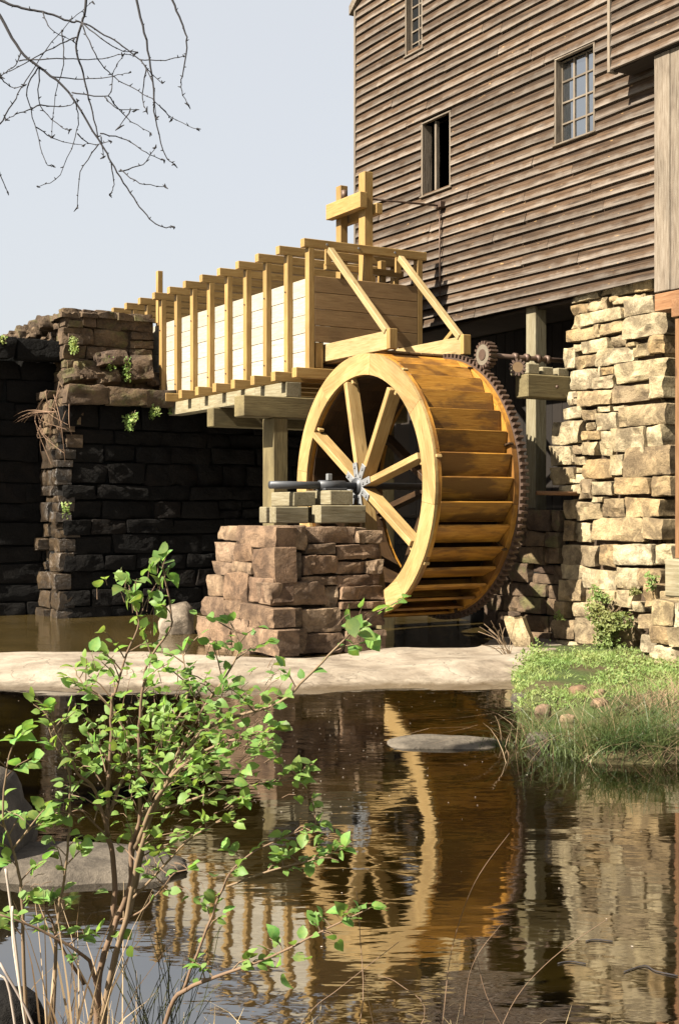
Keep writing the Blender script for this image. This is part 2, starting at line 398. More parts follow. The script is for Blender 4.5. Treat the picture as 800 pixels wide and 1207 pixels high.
tag(heightfield('rock_ledge', la, dd, z, WETLEDGE), kind='structure')

# ------------------------------------------------------------------ stones
def stone_mesh(wd, h, dep, seed, mat, rough=1.0, nx=10, ny=7):
    q = random.Random(seed); mn = min(wd, h)
    S = [-1, -.95] + [-.95 + 1.9 * i / (nx - 3) for i in range(1, nx - 3)] + [.95, 1]
    T = [-1, -.92] + [-.92 + 1.84 * i / (ny - 3) for i in range(1, ny - 3)] + [.92, 1]
    cj = [(q.uniform(-.05, .05) * wd, q.uniform(-.08, .08) * h) for _ in range(4)]
    tx, ty = q.uniform(-.04, .04), q.uniform(-.06, .06)
    ox = q.uniform(0, 99); e = min(.018, .06 * mn) * q.uniform(.3, 1.4); V = []; Fc = []
    for t in T:
        for s in S:
            x, y = s * wd / 2, t * h / 2
            a, b = (s + 1) / 2, (t + 1) / 2
            wts = ((1 - a) * (1 - b), a * (1 - b), a * b, (1 - a) * b)
            x += sum(k * c[0] * (1 if i in (1, 2) else -1) for i, (k, c) in enumerate(zip(wts, cj)))
            y += sum(k * c[1] * (1 if i in (2, 3) else -1) for i, (k, c) in enumerate(zip(wts, cj)))
            edge = max(0, (abs(s) - .6) / .4) ** 3 + max(0, (abs(t) - .6) / .4) ** 3
            if abs(s) == 1 and abs(t) == 1: x *= .97; y *= .95
            n = vnoise(x * 4 + ox, y * 5, ox) * .034 + abs(vnoise(x * 7 + ox, y * 8, ox)) * -.05 + vnoise(x * 17 + ox, y * 17, ox) * .010
            x += vnoise(y * 9 + ox, x * 4, 3) * .014 * rough; y += vnoise(x * 7, ox, y * 3) * .013 * rough
            zz = -e * min(edge, 1.5) + n * rough + tx * x + ty * y
            V.append((x, y, zz))
    for j in range(ny - 1):
        for i in range(nx - 1):
            o = j * nx + i; Fc.append((o, o + 1, o + nx + 1, o + nx))
    rim = [i for i in range(nx)] + [j * nx + nx - 1 for j in range(1, ny)] + [(ny - 1) * nx + i for i in range(nx - 2, -1, -1)] + [j * nx for j in range(ny - 2, 0, -1)]
    base = len(V)
    for r in rim: x, y, zz = V[r]; V.append((x * .985, y * .985, -dep))
    k = len(rim)
    for i in range(k): j = (i + 1) % k; Fc.append((rim[j], rim[i], base + i, base + j))
    me = mesh('stone', V, Fc, mat, True); me.set_sharp_from_angle(angle=R(26)); return me
_sd = [100]
def put_stone(parent, p, u, n, wd, h, dep, mat, rough=1.0, name='stone'):
    _sd[0] += 1
    u = Vector(u).normalized(); n = Vector(n).normalized(); up = n.cross(u)
    Mx = Matrix((u, up, n)).transposed().to_4x4(); Mx.translation = p
    return obj(name, stone_mesh(wd, h, dep, _sd[0], mat, rough), parent, Mx)
def rand_wall(parent, o, u, n, L, z0, z1, mat, rows=(.2, .36), widths=(.3, .8), dep=.3, proud=.03, gap=.014, edge=None, q=None, matf=None, topproud=0):
    """irregular courses of rubble on a vertical face; o = bottom corner, u along, n outward"""
    q = q or random.Random(5); u = Vector(u); n = Vector(n); z = z0
    while z < z1 - .06:
        hr = min(q.uniform(*rows), z1 - z)
        if z1 - z - hr < .1: hr = z1 - z
        top = z + hr > z1 - .02; x = 0.0
        while x < L - .04:
            ww = min(q.uniform(*widths), L - x)
            if L - x - ww < .14: ww = L - x
            parts = [(z, hr)]
            if ww < .5 and hr > .24 and q.random() < .35: k = q.uniform(.4, .6); parts = [(z, hr * k), (z + hr * k, hr * (1 - k))]
            for zz, hh in parts:
                e = edge(zz) if edge else 0.0
                pr = q.uniform(-proud, proud) + (topproud if top else 0)
                c = Vector(o) + u * (x + ww / 2) + Vector((0, 0, zz + hh / 2)) + n * (pr + e)
                put_stone(parent, c, u, n, ww - gap, hh - gap, dep, matf(zz, x) if matf else mat)
            x += ww
        z += hr

# small pier under the axle ---------------------------------------------------------
pier = thing('stone_pier', (8.5, 15.7, .05), 'low brown stone pier carrying the outer end of the wheel axle', 'pier')
def pier_x(py): return 7.80 - .20 * (py - 620) / 150
def pier_y(py): return 14.98 - .18 * (py - 620) / 150
left = [(118,95,188,150),(188,95,332,175),(105,152,180,232),(180,160,245,232),(245,178,325,305),(105,232,170,280),(170,232,245,275),(75,278,135,360),
 (135,275,230,390),(230,285,314,390),(58,362,140,442),(140,375,200,440),(200,395,320,480),(30,445,95,535),(95,455,165,540),(165,445,225,505),(60,535,165,580),(165,505,235,580),(225,480,330,580)]
right = [(335,97,452,190),(458,97,642,160),(642,113,732,160),(325,190,440,308),(455,162,560,203),(480,205,565,280),(440,205,480,280),(565,165,732,222),(568,228,680,280),(680,225,735,275),(432,285,565,320),(565,280,735,325),
 (312,310,530,395),(532,325,575,405),(575,325,735,375),(578,378,740,408),(320,400,435,480),(440,410,580,500),(580,412,745,482),(330,485,450,580),(450,500,600,580),(600,485,750,580)]
for (x0, y0, x1, y1) in left:
    px0, px1, py0, py1 = 220 + x0 / 3.2, 220 + x1 / 3.2, 590 + y0 / 3.2, 590 + y1 / 3.2
    X = pier_x((py0 + py1) / 2); a, b = PX(px0, (py0 + py1) / 2, X), PX(px1, (py0 + py1) / 2, X)
    hh = (py1 - py0) / F * (st * X + ct * a.y)
    put_stone(pier, (a + b) / 2 + Vector((rnd.uniform(-.03, .02), 0, 0)), (0, -1, 0), (-1, 0, 0), (a - b).length - .004, hh - .012, .35, REDSTONE)
for (x0, y0, x1, y1) in right:
    px0, px1, py0, py1 = 220 + x0 / 3.2, 220 + x1 / 3.2, 590 + y0 / 3.2, 590 + y1 / 3.2
    Y = pier_y((py0 + py1) / 2); a, b = PY(px0, (py0 + py1) / 2, Y), PY(px1, (py0 + py1) / 2, Y)
    hh = (py1 - py0) / F * (st * a.x + ct * Y)
    put_stone(pier, (a + b) / 2 + Vector((0, rnd.uniform(-.05, .035), 0)), (1, 0, 0), (0, -1, 0), (a - b).length - .004, hh - .012, .35, REDSTONE, 1.3)
bm = bmesh.new()
vs = [bm.verts.new(v) for v in [(7.74, 15.0, .0), (9.24, 15.0, .0), (9.24, 17.0, .0), (7.74, 17.0, .0), (7.93, 15.12, 1.72), (9.2, 15.12, 1.72), (9.2, 16.4, 1.72), (7.93, 16.4, 1.72)]]
for f in ((0, 1, 5, 4), (1, 2, 6, 5), (2, 3, 7, 6), (3, 0, 4, 7), (4, 5, 6, 7)): bm.faces.new([vs[i] for i in f])
me = bpy.data.meshes.new('mortar_core'); bm.to_mesh(me); bm.free(); me.materials.append(MORTAR); obj('mortar_core', me, pier)
for i in range(3):
    for j in range(2):   # flat capping stones
        put_stone(pier, (8.02 + i * .46 + .15, 15.3 + j * .62 + .1, 1.755), (1, 0, 0), (0, 0, 1), .44, .58, .12, REDSTONE, .5)

# stone foundation under the mill ------------------------------------------------------
fnd = thing('stone_foundation', (12.4, 13.2, .05), 'tall sunlit buff rubble foundation wall under the corner of the mill', 'stone wall')
A = [(245,150,150,50),(362,112,90,60),(467,95,130,75),(585,65,100,95),(207,222,90,55),(315,195,115,70),(490,160,200,38),(405,158,50,35),(567,200,172,105),(183,297,70,85),(335,268,235,75),(455,240,50,50),
 (210,370,185,75),(318,350,28,75),(405,330,150,70),(600,318,240,140),(140,505,70,140),(197,450,50,45),(300,438,155,75),(425,410,95,60),(510,432,70,25),(240,530,140,75),(415,497,210,95),(570,465,90,80),(655,430,80,110),
 (230,630,180,120),(355,585,110,50),(345,655,130,75),(555,585,290,120),(300,745,190,90),(500,718,210,95),(655,685,85,140),(150,745,45,90),(183,725,35,40),(183,768,35,38)]
B = [(165,35,110,70),(260,45,85,60),(365,8,70,35),(445,8,60,30),(370,85,135,105),(580,45,280,115),(140,150,160,130),(262,115,60,42),(285,165,100,55),(497,190,195,150),(645,165,95,120),(355,220,75,150),(270,245,75,80),(95,285,125,110),
 (203,250,65,60),(150,300,60,50),(205,315,60,50),(300,365,180,125),(430,345,75,125),(600,325,270,170),(110,405,140,100),(195,420,65,60),(200,372,40,35),(155,485,130,55),(250,485,75,115),(345,475,130,80),(515,465,200,110),(680,460,110,130),
 (155,600,80,110),(265,610,140,105),(325,545,80,35),(405,590,130,115),(585,590,230,120),(140,730,60,115),(222,740,80,120),(420,725,300,140),(635,715,120,130)]
C = [(205,75,200,130),(365,75,110,130),(530,72,220,135),(690,70,90,120),(168,175,140,95),(320,215,185,120),(480,205,140,125),(615,205,130,100),(148,283,130,130),(95,395,60,95),(215,395,110,90),(340,330,160,110),(480,325,110,100),(540,375,80,65),
 (625,310,80,120),(745,350,140,140),(118,510,130,115),(270,520,160,140),(400,510,140,100),(500,520,100,120),(640,470,160,100),(775,485,100,80),(145,628,190,100),(305,650,95,90),(380,640,60,80),(470,600,110,100),(630,600,130,110),(765,600,130,90),
 (540,660,80,60),(670,680,100,50),(785,690,100,60)]
for lst, oy in ((A, 320), (B, 480), (C, 640)):
    for (x, y, wp, hp) in lst:
        px, py = 640 + x / 5, oy + y / 5
        X = 12.06 - .36 * (py - 330) / 445
        if px > 752 and py > 690: X -= .38 * min(1, (px - 752) / 20)
        a, b = PX(px - wp / 10, py, X), PX(px + wp / 10, py, X); hh = hp / 5 / F * (st * X + ct * (a.y + b.y) / 2)
        put_stone(fnd, (a + b) / 2 + Vector((rnd.uniform(-.045, .03), 0, 0)), (0, -1, 0), (-1, 0, 0), abs(a.y - b.y) - .002, hh - .010, .4, PIERSTONE, 1.2)
q = random.Random(11)
zz = 0.0
while zz < 4.7:          # shaded return, following the batter of the front
    hr = q.uniform(.2, .36); xs = 11.84 + .36 * zz / 4.75
    rand_wall(fnd, (xs, 12.40, .0), (1, 0, 0), (0, -1, 0), 13.2 - xs, zz, zz + hr, PIERSTONE, (hr, hr), (.25, .6), .3, .05, q=q); zz += hr
rand_wall(fnd, (11.86, 15.9, -.1), (0, -1, 0), (-1, 0, 0), 1.72, 0, 2.1, DAMTOP, (.2, .36), (.25, .6), .3, .05, q=q)
rand_wall(fnd, (11.05, 11.6, -.05), (0, -1, 0), (-1, 0, 0), 1.6, 0, .96, PIERSTONE, (.2, .32), (.3, .6), .4, .04, q=q)
rand_wall(fnd, (11.05, 11.6, -.05), (-1, 0, 0), (0, 1, 0), .0, 0, .9, PIERSTONE, q=q)
bm = bmesh.new()
vs = [bm.verts.new(v) for v in [(11.83, 12.45, 0), (11.83, 14.15, 0), (13.4, 14.15, 0), (13.4, 12.45, 0), (12.16, 12.45, 4.85), (12.16, 13.9, 4.85), (13.4, 13.9, 4.85), (13.4, 12.45, 4.85)]]
for f in ((0, 4, 5, 1), (1, 5, 6, 2), (2, 6, 7, 3), (3, 7, 4, 0), (4, 7, 6, 5)): bm.faces.new([vs[i] for i in f])
me = bpy.data.meshes.new('mortar_core'); bm.to_mesh(me); bm.free(); me.materials.append(MORTAR); obj('mortar_core', me, fnd)
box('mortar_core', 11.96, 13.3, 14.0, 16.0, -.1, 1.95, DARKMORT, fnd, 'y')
box('mortar_core', 11.16, 12.2, 9.9, 11.58, -.1, .86, MORTAR, fnd, 'y')

# dam, abutment and the raised tier ------------------------------------------------------
q = random.Random(21)
abut = thing('stone_abutment', (9.5, 22.6, .05), 'damp stone abutment, shade-darkened in colour, jutting from the dam under the flume', 'stone wall')
mf = lambda z, x: DAMTOP if z > 3.72 else DAMSTONE  # courses under the lip take the stone with shade in its colour
rand_wall(abut, (7.42, 22.1, 0), (1, 0, 0), (0, -1, 0), 5.2, 0, 4.15, DAMSTONE, (.26, .42), (.45, 1.1), .3, .035, .02, q=q, matf=mf, topproud=.30)  # top course jutted out further so its overhang shades the face below
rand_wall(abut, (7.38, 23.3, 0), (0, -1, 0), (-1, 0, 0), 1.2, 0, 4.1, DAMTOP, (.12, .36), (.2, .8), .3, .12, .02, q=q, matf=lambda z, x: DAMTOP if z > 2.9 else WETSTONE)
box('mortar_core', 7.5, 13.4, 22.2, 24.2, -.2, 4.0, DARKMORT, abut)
for i in range(12):
    put_stone(abut, (7.75 + (i % 6) * .34 + q.uniform(-.1, .1), 22.25 + (i // 6) * .42, 4.12 + q.uniform(-.03, .05)), (1, 0, 0), (0, 0, 1), .36, .42, .15, DAMTOP, 1.4)
tier = thing('stone_parapet', (8.5, 22.9, 4.1), 'raised brown rubble parapet wall on the abutment beside the flume', 'stone wall')
rand_wall(tier, (7.66, 22.78, 0), (1, 0, 0), (0, -1, 0), 1.72, 4.05, 5.62, DAMTOP, (.14, .36), (.25, .7), .3, .05, .016, q=q)
rand_wall(tier, (7.66, 24.2, 0), (0, -1, 0), (-1, 0, 0), 1.45, 4.05, 5.5, DAMTOP, (.14, .3), (.25, .6), .3, .06, .016, q=q)
box('mortar_core', 7.72, 9.34, 22.86, 24.2, 4.0, 5.5, MORTAR, tier)
for i in range(10):
    put_stone(tier, (7.78 + (i % 5) * .35, 22.95 + (i // 5) * .5, 5.56 + q.uniform(-.02, .04)), (1, 0, 0), (0, 0, 1), .36, .48, .12, DAMTOP, 1.4)
for i in range(7):      # loose stones stepping down from the parapet to the dam
    put_stone(tier, (7.55 - i * .13, 23.42 - q.uniform(0, .1), 5.44 - i * .075), (1, 0, 0), (0, -1, .6), .32, .24, .2, DAMTOP, 1.5)
for (px, py, ww, hh) in ((164, 432, .50, .42), (134, 420, .62, .30), (104, 436, .46, .34), (128, 442, .44, .22), (186, 446, .36, .26), (86, 440, .34, .24)):   # big tumbled stones at the parapet foot
    put_stone(tier, PY(px, py, 22.62 - q.uniform(0, .12)), (1, q.uniform(-.2, .2), q.uniform(-.12, .08)), (-.25, -1, .25), ww, hh, .3, DAMTOP, 1.8)
dam = thing('stone_dam', (2, 23.5, .05), 'long wet stone dam wall, shade-darkened in colour, behind the upper pool', 'dam')
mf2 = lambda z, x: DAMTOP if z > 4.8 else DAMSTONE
rand_wall(dam, (-3.5, 23.25, 0), (1, 0, 0), (0, -1, 0), 11.3, 0, 5.05, DAMSTONE, (.3, .48), (.55, 1.25), .3, .03, .02, q=q, topproud=.30)  # overhanging top course added to keep the dam face in shade
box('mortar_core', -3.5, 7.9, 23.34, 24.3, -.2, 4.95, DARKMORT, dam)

# ------------------------------------------------------------------ mill building
XW, ZB, YC = 12.0, 4.93, 19.8
mill = thing('mill_building', (15, 13.5, 4.9), 'weathered brown clapboard mill standing over the water wheel', 'building')
def yz(px, py): p = PX(px, py, XW); return p.y, p.z
def win(x0, x1, yt, yb):
    a, b = yz(x0, yt)[0], yz(x1, yt)[0]; cx = (x0 + x1) / 2
    return (b, a, yz(cx, yb)[1], yz(cx, yt)[1])
WINS = [win(499, 533, 140, 226), win(656, 703, 62, 163), win(480, 500, -40, 62)]
def clap_piece(L, hgt, q, seglen=.45):
    n = max(2, int(L / seglen)); V = []; Fc = []; ph = q.uniform(0, 99); sag = q.uniform(-.006, .006)
    for i in range(n + 1):
        x = -L / 2 + L * i / n
        dz = vnoise(x * .9 + ph, ph) * .006 + sag * (2 * x / L) + (q.uniform(-.012, .004) if i in (0, n) else 0)
        dn = vnoise(x * .8, ph, 7) * .010 + (q.uniform(0, .014) if i in (0, n) and q.random() < .3 else 0)
        lo = -hgt / 2
        # local: x along board, y outward, z up
        V += [(x, .056 + max(dn, -.010), lo + dz), (x, .010, -lo + .030), (x, .004, -lo + .030), (x, .012, lo + dz)]
    for i in range(n):
        o = i * 4
        for k in range(4): Fc.append((o + k, o + 4 + k, o + 4 + (k + 1) % 4, o + (k + 1) % 4))
    Fc += [(0, 1, 2, 3), (n * 4 + 3, n * 4 + 2, n * 4 + 1, n * 4)]
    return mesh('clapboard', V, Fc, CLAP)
EXPO = .153
def clad(xw, ya, yb, za, zb, openings, q, slope=None):
    """lap siding on the plane X = xw facing -X, between ya < yb"""
    z = za
    while z < zb:
        h = EXPO + q.uniform(-.006, .006)
        lo, hi = ya, yb
        if slope: lo, hi = slope(z + h / 2, lo, hi)
        if hi - lo < .2: break
        cuts = [(lo, hi)]
        for (a, b, c, d) in openings:
            if c - .02 < z + h * .5 < d + .02:
                nc = []
                for (p, r) in cuts:
                    if b <= p or a >= r: nc.append((p, r)); continue
                    if a > p: nc.append((p, a))
                    if b < r: nc.append((b, r))
                cuts = nc
        for (p, r) in cuts:
            y = p
            while y < r - .01:
                L = min(q.uniform(2.4, 4.8), r - y)
                if r - y - L < .7: L = r - y
                me = clap_piece(L - .009, h, q)
                Mx = Matrix(((0, -1, 0, xw), (-1, 0, 0, y + L / 2), (0, 0, 1, z + h / 2), (0, 0, 0, 1)))
                # local x -> -Y, local y -> -X, z -> Z
                obj('clapboard', me, mill, Mx)
                y += L
        z += h
q = random.Random(3)
YR, RIDGE, EAVE = 7.8, 15.2, 10.9
def gable(z, lo, hi):
    if z < EAVE: return lo, hi
    k = (z - EAVE) / (RIDGE - EAVE) * 6.0
    return lo + k, hi - k
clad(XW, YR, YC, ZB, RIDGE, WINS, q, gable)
# sheathing behind the boards, with real openings: strips between the windows
ys = sorted({YR, YC} | {v for wn in WINS for v in wn[:2]})
for a, b in zip(ys[:-1], ys[1:]):
    op = [(wn[2], wn[3]) for wn in WINS if wn[0] < (a + b) / 2 < wn[1]]
    z0 = ZB + .02
    for c, d in sorted(op): box('sheathing', XW + .012, XW + .16, a, b, z0, c, DARKWOOD, mill, 'z', .001); z0 = d
    if z0 < EAVE: box('sheathing', XW + .012, XW + .16, a, b, z0, EAVE, DARKWOOD, mill, 'z', .001)
for nm, p in (('wall', (XW + .2, 20, YC - .12, YC, ZB, EAVE)), ('wall', (XW + .2, 20, YR, YR + .12, ZB, EAVE)), ('wall', (19.9, 20, YR + .13, YC - .13, ZB, EAVE)),
              ('floor', (XW + .17, 19.8, YR + .14, YC - .14, ZB + .01, ZB + .2)), ('ceiling', (XW + .17, 19.8, YR + .14, YC - .14, EAVE - .3, EAVE - .1))):
    box(nm, *p, DARKWOOD, mill, 'x', .002)
box('corner_board', XW - .06, XW + .1, YC, YC + .05, ZB - .02, EAVE, GREYTIMB, mill, 'z')
for s in (-1, 1):
    ym = (YR + YC) / 2; e = (YC - YR) / 2 + .14
    V = [(XW - .1, ym, RIDGE + .25), (20.4, ym, RIDGE + .25), (20.4, ym + s * e, EAVE + .02), (XW - .1, ym + s * e, EAVE - .02)]
    V += [(x, y, zz - .16) for x, y, zz in V]
    obj('roof', mesh('roof', V, [(0, 1, 2, 3), (7, 6, 5, 4), (0, 4, 5, 1), (1, 5, 6, 2), (2, 6, 7, 3), (3, 7, 4, 0)], GREYTIMB), mill)
# window frames, sashes
for i, (a, b, c, d) in enumerate(WINS):
    wn = obj('window', mesh('window', [(XW + .1, a, c), (XW + .1, b, c), (XW + .16, b, c), (XW + .16, a, c)], [(0, 1, 2, 3)], DARKWOOD), mill)
    fw = .028
    box('frame', XW - .048, XW + .15, a - .005, a + fw, c, d, GREYTIMB, wn, 'z'); box('frame', XW - .048, XW + .15, b - fw, b + .005, c, d, GREYTIMB, wn, 'z')
    box('frame', XW - .048, XW + .15, a - .005, b + .005, d, d + fw, GREYTIMB, wn, 'y'); box('sill', XW - .07, XW + .15, a - .03, b + .03, c - fw, c, GREYTIMB, wn, 'y')
    ai, bi = a + fw, b - fw
    if i == 0:
        box('mullion', XW + .02, XW + .09, ai + (bi - ai) * .60, ai + (bi - ai) * .60 + .05, c, d, GREYTIMB, wn, 'z')
        continue
    nr, ncol = (4, 3) if i == 1 else (7, 2)
    bi2 = bi - (.0 if i == 1 else 0); sash_x = XW + .085
    for r_ in range(nr):
        for k in range(ncol):
            y0, y1 = ai + (bi2 - ai) * k / ncol, ai + (bi2 - ai) * (k + 1) / ncol; z0, z1 = c + (d - c) * r_ / nr, c + (d - c) * (r_ + 1) / nr
            tl = q.uniform(-.006, .006)
            obj('pane', mesh('pane', [(sash_x + tl, y0 + .01, z0 + .01), (sash_x - tl, y1 - .01, z0 + .01), (sash_x - tl, y1 - .01, z1 - .01), (sash_x + tl, y0 + .01, z1 - .01)], [(3, 2, 1, 0)], GLASS if i == 1 else DARKGLASS), wn)
    for k in range(ncol + 1):
        y0 = ai + (bi2 - ai) * k / ncol; box('muntin', sash_x - .025, sash_x + .015, y0 - .014, y0 + .014, c, d, GREYTIMB, wn, 'z', .003)
    for r_ in range(nr + 1):
        z0 = c + (d - c) * r_ / nr; box('muntin', sash_x - .022, sash_x + .012, ai, bi2, z0 - .013, z0 + .013, GREYTIMB, wn, 'y', .003)
# overhanging bay and boarded shaft at the right
XO = 11.62; ZO = PX(720, 84, XO).z; YO = PX(722, 84, XO).y
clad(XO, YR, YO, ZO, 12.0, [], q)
box('sheathing', XO + .012, XW - .05, YR, YO - .005, ZO + .02, 12.0, DARKWOOD, mill, 'z', .001)
box('soffit', XO + .005, XW - .05, YR, YO, ZO - .012, ZO + .015, DARKWOOD, mill, 'y', .002)
box('corner_board', XO - .06, XO + .09, YO, YO + .05, ZO - .03, 12.0, GREYTIMB, mill, 'z')
YS = PX(770, 200, XO + .02).y
for k in range(5):
    y1 = YS - k * .27
    box('shaft_board', XO + .02 + .006 * (k % 2), XO + .06, y1 - .264, y1, 4.67 + q.uniform(-.01, .01), ZO - .02, GREYTIMB, mill, 'z', .008)
box('shaft_board', XO + .07, XW - .06, YS - .05, YS, 4.67, ZO - .02, GREYTIMB, mill, 'z', .008)
box('sill_beam', XO + .03, XW - .02, YS - 1.3, YS + .0, 4.44, 4.655, ORTIMB, mill, 'y')
box('brace_beam', XO + .05, XW - .03, YS - .75, YS - .5, 4.1, 4.43, DARKWOOD, mill, 'y')
pp = PD(803, 700, 15.0)
box('porch_post', pp.x - .05, pp.x + .05, pp.y - .07, pp.y + .06, 1.42, 4.17, ORTIMB, mill, 'z')
box('porch_beam', pp.x - .08, XO + .02, pp.y - .09, pp.y + .09, 4.175, 4.38, ORTIMB, mill, 'x')
bp = thing('post_base', (pp.x, pp.y, .95), 'pale weathered block under the porch post on the rubble base', 'block')
box('block', pp.x - .12, pp.x + .26, pp.y - .3, pp.y + .16, .98, 1.415, OLDTIMB, bp, 'y', .02)
# timbers under the mill
a = PX(629, 450, 12.12)
box('support_post', 12.05, 12.25, a.y - .12, a.y + .1, -.1, ZB, OLDTIMB, mill, 'z')
box('sill_beam', XW + .08, XW + .26, 14.0, YC, ZB - .05, ZB - .005, DARKWOOD, mill, 'y')
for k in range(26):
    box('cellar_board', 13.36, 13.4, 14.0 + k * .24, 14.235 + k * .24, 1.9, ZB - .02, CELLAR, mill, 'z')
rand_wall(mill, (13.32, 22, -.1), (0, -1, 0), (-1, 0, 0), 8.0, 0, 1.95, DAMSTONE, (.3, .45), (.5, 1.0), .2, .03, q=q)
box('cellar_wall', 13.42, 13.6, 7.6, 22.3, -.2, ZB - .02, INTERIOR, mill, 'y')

# ------------------------------------------------------------------ flume
fl = thing('flume', (10.4, 19, 3.7), 'raised new timber flume with ribs leading water to the wheel', 'flume')
Y0, SP, NF = 17.0, .70, 13
XL, XR, ZF, ZT = 9.56, 11.34, 4.09, 5.45
q = random.Random(8)
YE = Y0 + SP * (NF - 1) + .3
hp = (ZT - ZF) / 5
for side, xx in (('l', XL), ('r', XR)):
    for r_ in range(5):
        y = Y0 + .02
        while y < YE - .05:
            L = min(q.choice((2.1, 2.8, 1.4, 3.5)), YE - y)
            o = q.uniform(-.004, .004)
            box('side_plank', xx - .022 + o, xx + .022 + o, y, y + L - .005, ZF + r_ * hp + .003, ZF + (r_ + 1) * hp - .004, PALEWOOD, fl, 'y', .004)
            y += L
for k in range(9): box('floor_plank', XL + .03 + k * .195, XL + .03 + (k + 1) * .195 - .005, Y0 + .1, YE, ZF - .0, ZF + .045, ENDWOOD, fl, 'y')
for r_ in range(4):
    z0 = 4.47 + r_ * .245
    box('end_plank', XL - .02, XR + .02, Y0 - .03, Y0 + .012, z0 + .003, z0 + .242, ENDWOOD, fl, 'x', .005)
for k in range(NF):
    y = Y0 + SP * k + (0.03 if k == 0 else 0)
    for xx, s in ((XL, -1), (XR, 1)):
        xa, xb = (xx - .12, xx - .024) if s < 0 else (xx + .024, xx + .12)
        box('post', xa, xb, y - .06, y + .06, ZF - .07, 5.86, NEWWOOD, fl, 'z')
    box('cross_tie', XL - .26 if k else XL - .2, XR + .20, y - .06, y + .06, 5.862, 5.99, NEWWOOD, fl, 'x')
    box('floor_joist', XL - .34, XR + .22, y - .075, y + .06, ZF - .16, ZF - .012, NEWWOOD, fl, 'x')
for xx in (XL - .02, XR - .02):
    y = Y0 + .62
    while y < YE: 
        L = min(1.05, YE - y); box('sill_beam', xx - .13, xx + .13, y, y + L - .008, 3.70, ZF - .165, OLDTIMB, fl, 'y'); y += L
# open end under the front boards
box('end_post', XL + .0, XL + .13, Y0 - .02, Y0 + .1, ZF + .0, 4.465, NEWWOOD, fl, 'z')
box('end_post', XR - .13, XR, Y0 - .02, Y0 + .1, ZF + .0, 4.465, NEWWOOD, fl, 'z')
# trough over the wheel
YT = 15.27
for xx in (9.76, 11.0):
    box('trough_side', xx - .03, xx + .03, YT, Y0 + .4, 4.19, 4.45, TROUGH, fl, 'y')
    box('trough_block', xx - .05, xx + .08, YT - .085, YT - .002, 4.19, 4.47, NEWWOOD, fl, 'z')
    beam('diagonal_strut', (xx + .0, Y0 - .10, 5.84), (xx + .0, YT + .05, 4.44), .09, .085, TROUGH, fl)
    box('strut_block', xx - .05, xx + .05, Y0 - .055, Y0 - .045 + .03, 5.62, 5.855, NEWWOOD, fl, 'z')
for k in range(6): box('trough_plank', 9.79 + k * .197, 9.79 + (k + 1) * .197 - .004, YT + .15, Y0 + .4, 4.165, 4.20, ENDWOOD, fl, 'y')
beam('brace', (11.2, 16.6, 4.1), (11.2, 15.75, 4.62), .06, .07, NEWWOOD, fl)
# trestle
YB = 17.62
box('trestle_beam', 8.68, 11.6, YB - .02, YB + .30, 3.38, 3.695, TRESTLE, fl, 'x', .012)
box('trestle_post', 9.19, 9.44, YB, YB + .36, .0, 3.375, TRESTLE, fl, 'z', .012)
box('trestle_post', 11.1, 11.36, YB, YB + .30, .0, 3.375, TRESTLE, fl, 'z', .012)
box('trestle_beam', 9.3, 11.5, 20.0, 20.25, 3.38, 3.695, TRESTLE, fl, 'x', .012)
# gate frame and control rod
gx = 10.46
box('gate_post', gx, gx + .15, 17.06, 17.24, 4.2, 7.14, NEWWOOD, fl, 'z'); box('gate_post', gx, gx + .13, 17.78, 17.93, 4.2, 7.08, NEWWOOD, fl, 'z')
box('gate_beam', gx - .13, gx - .003, 16.98, 18.02, 6.56, 6.80, NEWWOOD, fl, 'y'); box('gate_beam', gx + .16, gx + .27, 16.98, 18.02, 6.5, 6.66, NEWWOOD, fl, 'y')
box('gate_board', gx - .35, gx + .5, 17.45, 17.50, 4.4, 5.3, ENDWOOD, fl, 'x')
box('gate_post', 10.9, 11.0, 17.3, 17.4, 4.3, 5.86, NEWWOOD, fl, 'z'); box('gate_rail', 9.9, 11.3, 17.26, 17.34, 5.62, 5.72, NEWWOOD, fl, 'x')
box('tail_post', XL - .13, XL - .03, Y0 + SP * 8 - .05 + .14, Y0 + SP * 8 + .19, 5.4, 6.42, NEWWOOD, fl, 'z')
tube('control_rod', [(gx - .1, 17.15, 6.74), (11.96, 17.15, 6.80)], .016, IRON, fl, 6)
tube('control_rod', [(11.9, 17.15, 6.82), (11.91, 17.15, 5.2)], .010, IRON, fl, 6)
tube('crank', [(gx - .04, 17.6, 6.82), (gx - .04, 17.6, 6.95)], .05, IRON, fl, 8)
box('rod_bracket', 11.86, 11.97, 17.07, 17.22, 6.76, 6.86, IRON, fl, 'x')
def bolts(parent, pts, axis, r=.018, mat=STEEL):
    axv = Vector(axis).normalized()
    V, Fc = tube_data([Vector((0, 0, 0)), axv * .015], [r, r * .8], 6); me = mesh('bolt', V, Fc, mat)
    for p in pts: obj('bolt', me, parent, Matrix.Translation(Vector(p)))
bolts(fl, [(x, Y0 - .02, 5.93) for x in (9.75, 10.3, 10.95)], (0, -1, 0), .022)
bolts(fl, [(XL - .122, Y0 + SP * k, zz) for k in range(1, NF) for zz in (4.25, 5.3)], (-1, 0, 0), .014, IRON)

